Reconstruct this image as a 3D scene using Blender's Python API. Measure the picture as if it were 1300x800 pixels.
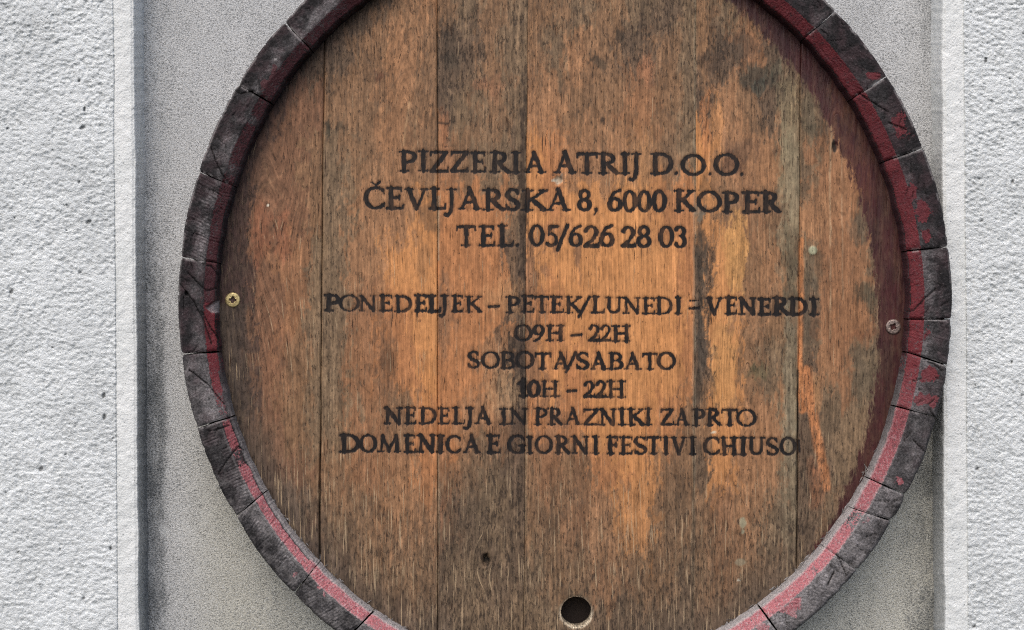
import bpy, math, random
import numpy as np

# ------------------------------------------------------------------ camera, sky, sun, exposure
S = 0.00064            # metres per photograph pixel at the front face of the barrel
D = 0.85               # camera distance to that face
DP = D / S
for o in list(bpy.data.objects):
    bpy.data.objects.remove(o)
scene = bpy.context.scene
cam_d = bpy.data.cameras.new('camera')
cam_d.sensor_width = 36.0
cam_d.lens = 36.0 * D / (1300 * S)
cam_d.clip_start = 0.01
cam_d.clip_end = 100
cam = bpy.data.objects.new('camera', cam_d)
cam.location = (0, -D, 0)
cam.rotation_euler = (math.radians(90), 0, 0)
scene.collection.objects.link(cam)
scene.camera = cam

SUN_EL, SUN_AZ = math.radians(56), math.radians(-20)      # azimuth measured from the wall's normal, negative = left
world = bpy.data.worlds.new('World')
scene.world = world
world.use_nodes = True
wn = world.node_tree.nodes
sky = wn.new('ShaderNodeTexSky')
sky.sky_type = 'NISHITA'
sky.sun_disc = False
sky.sun_elevation = SUN_EL
sky.air_density = 1.0
sky.dust_density = 4.0
sky.ozone_density = 1.0
sdir = (math.cos(SUN_EL) * math.sin(SUN_AZ), -math.cos(SUN_EL) * math.cos(SUN_AZ), math.sin(SUN_EL))
sky.sun_rotation = math.atan2(sdir[0], sdir[1])
world.node_tree.links.new(sky.outputs[0], wn['Background'].inputs[0])
wn['Background'].inputs[1].default_value = 0.15
sl = bpy.data.lights.new('sun', 'SUN')
sl.energy = 1.1
sl.angle = math.radians(75)
sl.color = (1.0, 0.965, 0.92)
so = bpy.data.objects.new('sun', sl)
from mathutils import Vector
so.rotation_euler = Vector(sdir).to_track_quat('Z', 'Y').to_euler()
scene.collection.objects.link(so)
scene.view_settings.view_transform = 'Standard'
scene.view_settings.look = 'None'
scene.view_settings.gamma = 1.0
scene.view_settings.exposure = 0.45
scene.cycles.use_denoising = False
scene.cycles.use_adaptive_sampling = False
scene.cycles.filter_width = 1.15

# ------------------------------------------------------------------ helpers
rng = np.random.default_rng(7)


def lin(c):
    c = np.asarray(c, float) / 255.0
    return np.where(c <= 0.04045, c / 12.92, ((c + 0.055) / 1.055) ** 2.4)


def h2(ix, iy, seed):
    a = (ix.astype(np.int64) * 374761393 + iy.astype(np.int64) * 668265263 + seed * 1442695041) & 0xFFFFFFFF
    a = ((a ^ (a >> 13)) * 1274126177) & 0xFFFFFFFF
    a = ((a ^ (a >> 16)) * 2246822519) & 0xFFFFFFFF
    return ((a ^ (a >> 15)) & 0xFFFF) / 65535.0


def vn(x, y, seed=0):
    x = np.asarray(x, float); y = np.asarray(y, float)
    x0 = np.floor(x); y0 = np.floor(y)
    fx = x - x0; fy = y - y0
    fx = fx * fx * (3 - 2 * fx); fy = fy * fy * (3 - 2 * fy)
    a = h2(x0, y0, seed); b = h2(x0 + 1, y0, seed); c = h2(x0, y0 + 1, seed); d = h2(x0 + 1, y0 + 1, seed)
    return (a + (b - a) * fx) * (1 - fy) + (c + (d - c) * fx) * fy


def fbm(x, y, seed=0, octv=3, gain=0.5):
    t = 0; amp = 1; tot = 0
    for i in range(octv):
        t = t + amp * vn(x * 2 ** i + 17.3 * i, y * 2 ** i - 9.1 * i, seed + i * 31)
        tot += amp; amp *= gain
    return t / tot


def sst(a, b, x):
    t = np.clip((x - a) / (b - a), 0, 1)
    return t * t * (3 - 2 * t)


def P3(px, py, dp):
    """as-seen photograph pixel at a depth (in pixels behind the barrel's face) -> world"""
    k = 1 + dp / DP
    return np.stack([(px - 650) * S * k, dp * S + 0 * px, (400 - py) * S * k], -1)


def mesh_obj(name, verts, quads, mat, parent=None, attrs=None, smooth=True, tris=None, polys=None, off=None):
    verts = np.asarray(verts, np.float32)
    if off is None and parent is not None:
        off = np.array(root_loc(parent))
    if off is not None:
        verts = verts - off.astype(np.float32)
    me = bpy.data.meshes.new(name)
    faces = []
    if quads is not None and tris is None and polys is None:
        q = np.asarray(quads, np.int32)
        me.vertices.add(len(verts)); me.vertices.foreach_set('co', verts.ravel())
        me.loops.add(q.size); me.loops.foreach_set('vertex_index', q.ravel())
        me.polygons.add(len(q))
        me.polygons.foreach_set('loop_start', np.arange(0, q.size, 4, dtype=np.int32))
    else:
        faces = [list(map(int, f)) for f in (quads if quads is not None else [])] + [list(map(int, f)) for f in (tris or [])] + [list(map(int, f)) for f in (polys or [])]
        me.from_pydata([tuple(v) for v in verts.tolist()], [], faces)
    me.update(calc_edges=True)
    me.validate()
    if attrs:
        for k, v in attrs.items():
            v = np.asarray(v, np.float32)
            if v.ndim == 1:
                a = me.attributes.new(k, 'FLOAT', 'POINT'); a.data.foreach_set('value', v)
            else:
                c = np.ones((len(v), 4), np.float32); c[:, :3] = v
                a = me.attributes.new(k, 'FLOAT_COLOR', 'POINT'); a.data.foreach_set('color', c.ravel())
    if smooth:
        me.polygons.foreach_set('use_smooth', np.ones(len(me.polygons), bool))
    me.materials.append(mat)
    ob = bpy.data.objects.new(name, me)
    scene.collection.objects.link(ob)
    if parent is not None:
        ob.parent = parent
    return ob


def root_loc(p):
    v = Vector((0, 0, 0))
    while p is not None:
        v = v + p.location; p = p.parent
    return v


def empty(name, loc):
    e = bpy.data.objects.new(name, None)
    e.empty_display_size = 0.05
    e.location = loc
    scene.collection.objects.link(e)
    return e


def gridquads(nu, nv):
    i = np.arange(nu * nv).reshape(nu, nv)
    return np.stack([i[:-1, :-1], i[1:, :-1], i[1:, 1:], i[:-1, 1:]], -1).reshape(-1, 4)


class NT:
    """small node-tree writer"""
    def __init__(s, name):
        s.m = bpy.data.materials.new(name); s.m.use_nodes = True
        s.t = s.m.node_tree; s.n = s.t.nodes; s.b = s.n['Principled BSDF']
        s.tc = s.n.new('ShaderNodeTexCoord')

    def lk(s, a, b): s.t.links.new(a, b)

    def put(s, sock, v):
        if isinstance(v, bpy.types.NodeSocket): s.lk(v, sock)
        elif v is not None: sock.default_value = v

    def math(s, op, a, b=None, c=None, clamp=False):
        n = s.n.new('ShaderNodeMath'); n.operation = op; n.use_clamp = clamp
        s.put(n.inputs[0], a)
        if b is not None: s.put(n.inputs[1], b)
        if c is not None: s.put(n.inputs[2], c)
        return n.outputs[0]

    def vec(s, sx, sy, sz, rot=0.0, rnd=None):
        """object coordinates counted in photograph pixels, scaled"""
        n = s.n.new('ShaderNodeMapping'); n.inputs['Scale'].default_value = (sx / S, sy / S, sz / S)
        if rot: n.inputs['Rotation'].default_value = (0, rot, 0); n.vector_type = 'TEXTURE' if False else 'POINT'
        s.lk(s.tc.outputs['Object'], n.inputs[0]); return n.outputs[0]

    def noise(s, v, det=2.0, rough=0.5, dist=0.0, scale=1.0):
        n = s.n.new('ShaderNodeTexNoise'); n.inputs['Scale'].default_value = scale
        n.inputs['Detail'].default_value = det; n.inputs['Roughness'].default_value = rough
        n.inputs['Distortion'].default_value = dist
        s.lk(v, n.inputs['Vector']); return n.outputs['Fac']

    def vor(s, v, feature='F1', rnd=1.0):
        n = s.n.new('ShaderNodeTexVoronoi'); n.feature = feature; n.inputs['Scale'].default_value = 1.0
        n.inputs['Randomness'].default_value = rnd
        s.lk(v, n.inputs['Vector']); return n.outputs['Distance']

    def mr(s, v, a, b, c=0.0, d=1.0, smooth=True):
        n = s.n.new('ShaderNodeMapRange'); n.interpolation_type = 'SMOOTHSTEP' if smooth else 'LINEAR'
        s.put(n.inputs['Value'], v)
        for k, x in zip(('From Min', 'From Max', 'To Min', 'To Max'), (a, b, c, d)): s.put(n.inputs[k], x)
        return n.outputs[0]

    def mix(s, f, a, b, mode='MIX'):
        n = s.n.new('ShaderNodeMix'); n.data_type = 'RGBA'; n.blend_type = mode; n.clamp_factor = True
        s.put(n.inputs[0], f); s.put(n.inputs[6], a); s.put(n.inputs[7], b); return n.outputs[2]

    def rgb(s, c): return tuple(lin(c)) + (1.0,)

    def attr(s, name, col=False):
        n = s.n.new('ShaderNodeAttribute'); n.attribute_name = name
        return n.outputs['Color'] if col else n.outputs['Fac']

    def mulc(s, col, f):
        n = s.n.new('ShaderNodeVectorMath'); n.operation = 'SCALE'
        s.put(n.inputs[0], col); s.put(n.inputs['Scale'], f); return n.outputs[0]

    def bump(s, h, dist, strength=1.0, prev=None):
        n = s.n.new('ShaderNodeBump'); n.inputs['Distance'].default_value = dist * S
        n.inputs['Strength'].default_value = strength
        s.put(n.inputs['Height'], h)
        if prev is not None: s.lk(prev, n.inputs['Normal'])
        return n.outputs[0]

    def done(s, col, rough=0.8, normal=None, spec=0.3, metal=None):
        s.put(s.b.inputs['Base Color'], col); s.put(s.b.inputs['Roughness'], rough)
        s.b.inputs['Specular IOR Level'].default_value = spec
        if metal is not None: s.b.inputs['Metallic'].default_value = metal
        if normal is not None: s.lk(normal, s.b.inputs['Normal'])
        return s.m


# ------------------------------------------------------------------ materials
ALB = 0.86      # photograph surface value -> base colour


def mat_rough_render():
    t = NT('rough_white_render')
    v = t.vec(0.16, 0.16, 0.2)
    n = t.noise(v, 4, 0.6)
    f = t.noise(t.vec(0.5, 0.5, 0.6), 3, 0.6)
    big = t.noise(t.vec(0.012, 0.012, 0.009), 3, 0.55)
    col = t.mix(t.mr(big, 0.35, 0.7), t.rgb((224, 228, 228)), t.rgb((210, 214, 214)))
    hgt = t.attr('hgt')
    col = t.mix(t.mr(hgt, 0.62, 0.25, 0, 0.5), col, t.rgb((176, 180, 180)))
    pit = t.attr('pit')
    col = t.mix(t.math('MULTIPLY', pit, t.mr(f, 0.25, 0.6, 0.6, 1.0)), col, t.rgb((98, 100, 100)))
    b = t.bump(f, 2.2, 0.8)
    b = t.bump(t.noise(t.vec(1.0, 1.0, 1.0), 2, 0.5), 0.7, 0.6, b)
    return t.done(col, 0.95, b, 0.15)


def mat_smooth_band():
    t = NT('smooth_white_plaster')
    big = t.noise(t.vec(0.02, 0.02, 0.01), 4, 0.6)
    f = t.noise(t.vec(0.45, 0.45, 0.4), 3, 0.65)
    col = t.mix(t.mr(big, 0.35, 0.65), t.rgb((229, 231, 229)), t.rgb((219, 222, 220)))
    col = t.mix(t.mr(f, 0.62, 0.75, 0, 0.5), col, t.rgb((190, 196, 200)))
    g = t.attr('grime_shade')
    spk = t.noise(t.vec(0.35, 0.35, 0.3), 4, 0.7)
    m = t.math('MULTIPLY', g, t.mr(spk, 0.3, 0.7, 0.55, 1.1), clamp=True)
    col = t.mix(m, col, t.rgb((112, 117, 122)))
    v2 = t.vor(t.vec(0.11, 0.11, 0.11))
    col = t.mix(t.mr(v2, 0.13, 0.07, 0, 0.75), col, t.rgb((120, 124, 126)))
    b = t.bump(f, 2.0, 0.7)
    b = t.bump(t.noise(t.vec(0.12, 0.12, 0.1), 2, 0.5), 2.5, 0.5, b)
    return t.done(col, 0.9, b, 0.2)


def mat_panel():
    t = NT('grey_sand_plaster')
    f = t.noise(t.vec(0.42, 0.42, 0.5), 3, 0.7)
    f2 = t.noise(t.vec(0.9, 0.9, 0.9), 2, 0.6)
    big = t.noise(t.vec(0.012, 0.012, 0.007), 4, 0.6)
    warm = t.attr('warm')
    col = t.mix(warm, t.rgb((208, 209, 208)), t.rgb((202, 200, 188)))
    col = t.mulc(col, t.mr(big, 0.3, 0.7, 0.93, 1.07))
    col = t.mix(t.mr(f, 0.5, 0.38, 0, 0.6), col, t.rgb((104, 105, 104)))
    col = t.mix(t.mr(f2, 0.56, 0.66, 0, 0.6), col, t.rgb((236, 238, 238)))
    g = t.attr('grime_shade')
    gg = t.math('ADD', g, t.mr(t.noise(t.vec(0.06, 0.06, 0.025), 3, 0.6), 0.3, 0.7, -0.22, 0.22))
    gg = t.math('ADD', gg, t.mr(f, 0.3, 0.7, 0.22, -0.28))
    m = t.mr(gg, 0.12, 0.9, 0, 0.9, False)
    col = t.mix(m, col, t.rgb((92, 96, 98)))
    col = t.mix(t.attr('chalk'), col, t.rgb((205, 207, 206)))
    b = t.bump(f, 2.6, 1.0)
    b = t.bump(f2, 1.2, 0.9, b)
    return t.done(col, 0.95, b, 0.15)


def mat_plank():
    t = NT('weathered_barrel_head_oak')
    col = t.attr('col', True)
    wx = t.attr('wx')
    ink = t.attr('ink')
    gx = t.attr('gx')
    sep = t.n.new('ShaderNodeSeparateXYZ'); t.lk(t.tc.outputs['Object'], sep.inputs[0])
    zpx = t.math('MULTIPLY', sep.outputs[2], 1 / S)

    def gv(fx, fz):
        c = t.n.new('ShaderNodeCombineXYZ')
        t.lk(t.math('MULTIPLY', gx, fx), c.inputs[0]); t.lk(t.math('MULTIPLY', zpx, fz), c.inputs[2]); return c.outputs[0]
    g1 = t.noise(gv(0.42, 0.016), 4, 0.6)
    g2 = t.noise(gv(0.10, 0.0035), 3, 0.6)
    g5 = t.noise(gv(0.30, 0.0018), 2, 0.5)
    g3 = t.noise(t.vec(0.03, 0.03, 0.010), 4, 0.6, 0.4)
    fl = t.noise(t.vec(0.36, 0.36, 0.10), 4, 0.7)
    col = t.mulc(col, t.mr(g1, 0.30, 0.70, 0.70, 1.30, False))
    col = t.mulc(col, t.mr(g2, 0.3, 0.7, 0.87, 1.13, False))
    lum = t.n.new('ShaderNodeRGBToBW'); t.lk(col, lum.inputs[0])
    grey = t.n.new('ShaderNodeCombineColor')
    for q in range(3): t.lk(lum.outputs[0], grey.inputs[q])
    col = t.mix(0.15, col, grey.outputs[0])
    col = t.mix(1.0, col, (1.0, 1.0, 0.90, 1), 'MULTIPLY')
    # blotchy soiling of the surface, finer and coarser, slightly drawn out along the grain
    mo = t.noise(t.vec(0.17, 0.17, 0.075), 6, 0.78)
    mo2 = t.noise(t.vec(0.055, 0.055, 0.03), 5, 0.7)
    amp = t.mr(wx, 0.1, 1.0, 0.22, 0.62, False)
    f = t.math('MULTIPLY', t.mr(mo, 0.34, 0.66, -1, 1, False), amp)
    col = t.mulc(col, t.math('ADD', 1.0, f))
    col = t.mulc(col, t.math('ADD', 1.0, t.math('MULTIPLY', t.mr(mo2, 0.35, 0.65, -1, 1, False), t.math('MULTIPLY', amp, 0.3))))
    col = t.mulc(col, t.mr(g5, 0.32, 0.68, 0.84, 1.16, False))
    # warm/cool drift between fibres
    col = t.mix(t.mr(g3, 0.45, 0.7, 0, 0.28), col, t.mix(1.0, col, (1.08, 1.0, 0.86, 1), 'MULTIPLY'))
    col = t.mix(t.mr(g3, 0.5, 0.3, 0, 0.22), col, t.mix(1.0, col, (0.84, 0.9, 0.92, 1), 'MULTIPLY'))
    # grey weathering in ragged vertical flakes
    thr = t.mr(wx, 0, 1, 0.66, 0.48, False)
    wf = t.noise(t.vec(0.24, 0.24, 0.06), 6, 0.75)
    m = t.mr(t.math('SUBTRACT', wf, thr), -0.02, 0.06)
    col = t.mix(t.math('MULTIPLY', m, 0.42), col, t.rgb((92, 76, 62)))
    # blackened mould specks
    thr2 = t.mr(wx, 0, 1, 0.66, 0.53, False)
    m2 = t.mr(t.math('SUBTRACT', fl, thr2), 0.0, 0.07)
    col = t.mix(t.math('MULTIPLY', m2, 0.68), col, t.rgb((44, 36, 31)))
    # open pores: short dark dashes, always there
    po = t.noise(gv(0.62, 0.035), 2, 0.5)
    clus = t.noise(t.vec(0.02, 0.02, 0.007), 2, 0.5)
    pm = t.math('MULTIPLY', t.mr(po, 0.63, 0.70), t.mr(clus, 0.40, 0.6, 0.35, 0.95))
    col = t.mix(pm, col, t.rgb((58, 38, 26)))
    # long hair cracks
    hc = t.noise(gv(0.22, 0.0022), 2, 0.5)
    hm = t.mr(t.math('ABSOLUTE', t.math('SUBTRACT', hc, 0.56)), 0.006, 0.0, 0, 0.6)
    hm = t.math('MULTIPLY', hm, t.mr(t.noise(t.vec(0.05, 0.05, 0.008), 2), 0.5, 0.62))
    col = t.mix(hm, col, t.rgb((48, 34, 26)))
    # raised pale fibres
    lf = t.noise(gv(0.52, 0.018), 2, 0.55)
    lthr = t.mr(t.attr('fib'), 0, 1, 0.70, 0.575, False)
    lm = t.mr(t.math('SUBTRACT', lf, lthr), 0.0, 0.06)
    col = t.mix(t.math('MULTIPLY', lm, 0.5), col, t.rgb((205, 178, 142)))
    # wine-red ring of paint, with a torn edge
    wine = t.attr('wine')
    wr = t.math('ADD', wine, t.mr(t.noise(t.vec(0.22, 0.22, 0.07), 6, 0.78), 0.3, 0.7, -8, 8, False))
    wm = t.mr(wr, -3.4, 3.4)
    wm = t.math('MULTIPLY', wm, t.mr(fl, 0.72, 0.62, 0.35, 1.0))
    wcol = t.mix(t.mr(t.noise(t.vec(0.05, 0.05, 0.02), 4, 0.6), 0.35, 0.65), t.rgb((52, 22, 26)), t.rgb((68, 29, 32)))
    wcol = t.mulc(wcol, t.mr(g1, 0.3, 0.7, 0.72, 1.3, False))
    thin = t.mr(t.noise(t.vec(0.10, 0.10, 0.03), 6, 0.75), 0.36, 0.62, 0.97, 0.78)
    col = t.mix(t.math('MULTIPLY', wm, thin), col, wcol)
    # brushed, burnt-in lettering
    e = t.mr(t.noise(t.vec(0.30, 0.30, 0.11), 3, 0.6), 0.3, 0.7, -0.65, 0.65, False)
    e2 = t.mr(t.noise(t.vec(0.6, 0.6, 0.06), 2, 0.6), 0.3, 0.7, -0.55, 0.55, False)
    im = t.math('ADD', t.math('ADD', ink, e), e2)
    op = t.mr(t.noise(t.vec(0.07, 0.07, 0.045), 3, 0.6), 0.3, 0.55, 0.88, 1.0)
    hard = t.math('MULTIPLY', t.mr(im, -0.55, 0.75), op)
    halo = t.mr(im, -3.0, 0.3, 0, 0.22)
    icol = t.mix(t.mr(g1, 0.55, 0.75, 0, 0.6), t.rgb((28, 24, 23)), t.rgb((52, 38, 33)))
    col = t.mix(halo, col, t.rgb((74, 50, 38)))
    col = t.mix(hard, col, icol)
    h = t.math('ADD', t.math('MULTIPLY', g1, 0.6), t.math('MULTIPLY', pm, -0.5))
    h = t.math('ADD', h, t.math('MULTIPLY', lm, 0.35))
    h = t.math('ADD', h, t.math('MULTIPLY', m2, -0.3))
    b = t.bump(h, 1.5, 0.75)
    return t.done(col, t.mr(wm, 0, 1, 0.72, 0.5), b, 0.28)


def mat_stave():
    t = NT('end_grain_stave')
    paint = t.attr('paint'); tone = t.attr('tone'); dust_light = t.attr('dust_light'); ring = t.attr('ring'); patch = t.attr('patch')
    n1 = t.noise(t.vec(0.36, 0.36, 0.36), 5, 0.72)
    n2 = t.noise(t.vec(0.06, 0.06, 0.06), 3, 0.6)
    n3 = t.noise(t.vec(0.7, 0.7, 0.7), 2, 0.6)
    n4 = t.noise(t.vec(0.12, 0.12, 0.12), 6, 0.75)
    # growth rings / saw scoring follow an arc particular to every stave
    rr = t.math('ADD', ring, t.mr(n2, 0.3, 0.7, -1.2, 1.2))
    saw = t.math('SINE', t.math('MULTIPLY', rr, 1.6))
    saw2 = t.math('SINE', t.math('MULTIPLY', rr, 0.43))
    sawm = t.math('ADD', t.math('MULTIPLY', saw, 0.45), t.math('MULTIPLY', saw2, 0.3))
    sawm = t.math('SUBTRACT', sawm, t.mr(saw2, 0.7, 1.0, 0, 0.9))
    col = t.mix(t.mr(tone, 0, 1), t.rgb((34, 33, 34)), t.rgb((128, 124, 124)))
    col = t.mulc(col, t.mr(n1, 0.34, 0.66, 0.5, 1.5, False))
    n6 = t.noise(t.vec(0.55, 0.55, 0.55), 4, 0.8)
    col = t.mulc(col, t.mr(n6, 0.36, 0.64, 0.62, 1.4, False))
    col = t.mulc(col, t.mr(n4, 0.35, 0.65, 0.62, 1.38, False))
    col = t.mulc(col, t.mr(n2, 0.3, 0.7, 0.8, 1.2, False))
    sv = t.attr('sawv')
    col = t.mulc(col, t.math('ADD', 1.0, t.math('MULTIPLY', t.math('MULTIPLY', t.math('MULTIPLY', sawm, sv), t.mr(n4, 0.42, 0.58)), 0.34)))
    # purple cast of old wine paint rubbed into the grain
    col = t.mix(t.math('MULTIPLY', t.mr(n2, 0.4, 0.7, 0.02, 0.3), t.math('SUBTRACT', 1.0, dust_light)), col, t.rgb((88, 62, 66)))
    red = t.mix(t.mr(n2, 0.35, 0.65), t.rgb((112, 42, 47)), t.rgb((98, 36, 42)))
    red = t.mix(t.attr('darker'), red, t.rgb((66, 38, 42)))
    red = t.mix(t.math('MULTIPLY', dust_light, t.mr(n1, 0.3, 0.7, 0.55, 1.1)), red, t.rgb((182, 112, 117)))
    pe = t.math('ADD', paint, t.mr(n1, 0.3, 0.7, -0.34, 0.34))
    pm = t.mr(pe, 0.40, 0.54)
    chipn = t.noise(t.vec(0.26, 0.26, 0.26), 6, 0.85)
    pm = t.math('MULTIPLY', pm, t.mr(chipn, 0.54, 0.60, 1.0, 0.3))
    pm2 = t.math('MAXIMUM', pm, t.math('MULTIPLY', t.mr(t.math('ADD', patch, t.mr(n1, 0.3, 0.7, -0.3, 0.3)), 0.45, 0.6), 0.9))
    col = t.mix(pm2, col, red)
    scr = t.noise(t.vec(0.5, 0.5, 0.22, 0.6), 4, 0.75)
    col = t.mix(t.math('MULTIPLY', t.math('MULTIPLY', pm2, dust_light), t.mr(scr, 0.54, 0.6, 0, 0.75)), col, t.rgb((178, 160, 160)))
    pale = t.attr('pale')
    pl = t.math('MULTIPLY', pale, t.mr(n1, 0.3, 0.62, 0.35, 1.0))
    col = t.mix(pl, col, t.rgb((176, 170, 168)))
    # dust specks
    col = t.mix(t.math('MULTIPLY', t.mr(n3, 0.66, 0.76), 0.35), col, t.rgb((170, 160, 158)))
    col = t.mix(t.attr('crack'), col, t.rgb((18, 16, 16)))
    h = t.math('ADD', t.math('MULTIPLY', n1, 1.0), t.math('MULTIPLY', t.math('MULTIPLY', t.math('MULTIPLY', sawm, sv), t.mr(n4, 0.42, 0.58)), 0.3))
    b = t.bump(h, 1.8, 0.9)
    b = t.bump(n3, 0.7, 0.7, b)
    return t.done(col, t.mr(pm2, 0, 1, 0.88, 0.55), b, 0.25)


def mat_crust():
    t = NT('crumbly_grey_sealant')
    n = t.noise(t.vec(0.3, 0.3, 0.3), 4, 0.65)
    col = t.mix(t.mr(n, 0.35, 0.65), t.rgb((70, 66, 65)), t.rgb((150, 146, 143)))
    return t.done(col, 0.9, t.bump(n, 1.5, 0.8), 0.2)


def mat_metal(name, c1, c2, rough):
    t = NT(name)
    n = t.noise(t.vec(0.4, 0.4, 0.4), 4, 0.65)
    col = t.mix(t.mr(n, 0.4, 0.66), t.rgb(c1), t.rgb(c2))
    col = t.mix(t.attr('slot'), col, t.rgb((24, 22, 20)))
    return t.done(col, rough, t.bump(n, 0.3, 0.4), 0.5, 0.55)


def mat_plain(name, c, rough=0.8):
    t = NT(name)
    n = t.noise(t.vec(0.3, 0.3, 0.3), 4, 0.6)
    return t.done(t.mulc(t.rgb(c)[:3] and t.mix(0.0, t.rgb(c), t.rgb(c)), t.mr(n, 0.3, 0.7, 0.8, 1.2)), rough, t.bump(n, 0.8, 0.6), 0.3)


M_ROUGH, M_BAND, M_PANEL = mat_rough_render(), mat_smooth_band(), mat_panel()
M_PLANK, M_STAVE, M_CRUST = mat_plank(), mat_stave(), mat_crust()
M_BRASS = mat_metal('yellow_passivated_steel', (196, 178, 128), (140, 122, 82), 0.42)
M_STEEL = mat_metal('dull_tarnished_steel', (158, 140, 130), (92, 80, 76), 0.45)

# ------------------------------------------------------------------ the wall (structure)
DBAND, DREND, DPANEL = 34.0, 33.0, 74.0        # depths in pixels behind the barrel's face


def axis(lo, f0, f1, hi, fine, coarse):
    a = [np.arange(f0, f1, fine)]
    n1 = max(2, int((f0 - lo) / coarse)); n2 = max(2, int((hi - f1) / coarse))
    return np.concatenate([np.linspace(lo, f0, n1, endpoint=False), a[0], np.linspace(f1, hi, n2)])


YS = axis(-560, -25, 825, 1360, 1.25, 9.0)
wall = empty('house_wall', tuple(P3(np.float64(650.), np.float64(1360.), DBAND)))
wall['kind'] = 'structure'
wall['label'] = 'white rendered house wall with smooth bands framing a grey recessed panel'


def lean_l(y): return 143.5 + (y / 800.0) * 5.0 + (vn(y / 90, 0 * y, 3) - 0.5) * 1.2
def lean_li(y): return 170.0 + (y / 800.0) * 6.5 + (vn(y / 40, 0 * y, 5) - 0.5) * 1.6 + (fbm(y / 5, 0 * y, 6, 3) - 0.5) * 0.8
def lean_r(y): return 1224.0 + (y / 800.0) * 5.5 + (vn(y / 90, 0 * y, 8) - 0.5) * 1.2
def lean_ri(y): return 1196.0 + (y / 800.0) * 3.5 + (vn(y / 40, 0 * y, 9) - 0.5) * 1.6 + (fbm(y / 5, 0 * y, 10, 3) - 0.5) * 0.8


def rough_piece(xs_fn, nx, label, seed):
    u = xs_fn
    V = []
    Y = YS[None, :] + 0 * u[:, None]
    X = u[:, None] + 0 * Y
    return X, Y


def rough_height(X, Y):
    wx = X + 5 * (fbm(X / 14, Y / 14, 40) - 0.5) * 2; wy = Y + 5 * (fbm(X / 14, Y / 14, 50) - 0.5) * 2
    a = fbm(wx / 5.6, wy / 4.0, 60, 3, 0.62)
    r = np.abs(2 * fbm(wx / 8.0, wy / 5.5, 70, 3, 0.6) - 1)
    b = fbm(wx / 30, wy / 22, 80, 2)
    a = fbm(X / 4.6 + 0.5 * a, Y / 3.5 + 0.5 * b, 61, 4, 0.72)
    h = np.minimum(1.25 * a + 0.12 * r + 0.45 * (b - 0.5), 0.80 + 0.2 * (a - .5))
    # trowel-dragged pits
    cx = np.floor(X / 30); cy = np.floor(Y / 30)
    pit = np.zeros_like(X)
    for dx in (-1, 0, 1):
        for dy in (-1, 0, 1):
            gx = cx + dx; gy = cy + dy
            on = h2(gx, gy, 90) > 0.78
            px = (gx + 0.15 + 0.7 * h2(gx, gy, 91)) * 30; py = (gy + 0.15 + 0.7 * h2(gx, gy, 92)) * 30
            rr = 0.9 + 3.4 * h2(gx, gy, 93) ** 3.5
            el = 0.6 + 0.8 * h2(gx, gy, 94)
            d = np.hypot((X - px) / el, (Y - py) * el + 0.4 * (X - px)) / rr
            pit = np.maximum(pit, np.where(on, sst(1.25, 0.6, d), 0))
    return np.clip(h, 0, 1), pit


def build_render(edge_fn, far, side):
    n = 150
    # fractions: fine near the frame, coarse outside
    if side < 0:
        xs = axis(far, -25, 143.0, 144.0, 1.25, 9.0)[:-2]
        X = xs[:, None] + 0 * YS[None, :]
        e = edge_fn(YS)[None, :]
        X = np.where(X > 100, 100 + (X - 100) * (e - 100) / (xs[-1] - 100), X)
    else:
        xs = axis(1224.5, 1225.0, 1325.0, far, 1.25, 9.0)[2:]
        X = xs[:, None] + 0 * YS[None, :]
        e = edge_fn(YS)[None, :]
        X = np.where(X < 1265, 1265 - (1265 - X) * (1265 - e) / (1265 - xs[0]), X)
    Y = YS[None, :] + 0 * X
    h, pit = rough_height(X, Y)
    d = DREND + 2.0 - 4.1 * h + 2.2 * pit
    v = P3(X, Y, d).reshape(-1, 3)
    # back skirt so the render coat has a thickness
    nu, nv = X.shape
    q = gridquads(nu, nv)
    hh = h.ravel(); pp = pit.ravel()
    idx = np.arange(nu * nv).reshape(nu, nv)
    rim = np.concatenate([idx[0, :], idx[1:, -1], idx[-1, ::-1][1:], idx[::-1, 0][1:-1]])
    bv = v[rim].copy(); bv[:, 1] = (DREND + 60) * S
    k = len(v); m = len(rim); ar = np.arange(m)
    sq = np.stack([rim, np.roll(rim, -1), k + (ar + 1) % m, k + ar], -1)
    v = np.vstack([v, bv]); q = np.vstack([q, sq])
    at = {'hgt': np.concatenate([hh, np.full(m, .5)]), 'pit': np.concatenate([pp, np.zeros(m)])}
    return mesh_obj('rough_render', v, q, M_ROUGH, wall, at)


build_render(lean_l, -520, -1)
build_render(lean_r, 1820, 1)


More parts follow.
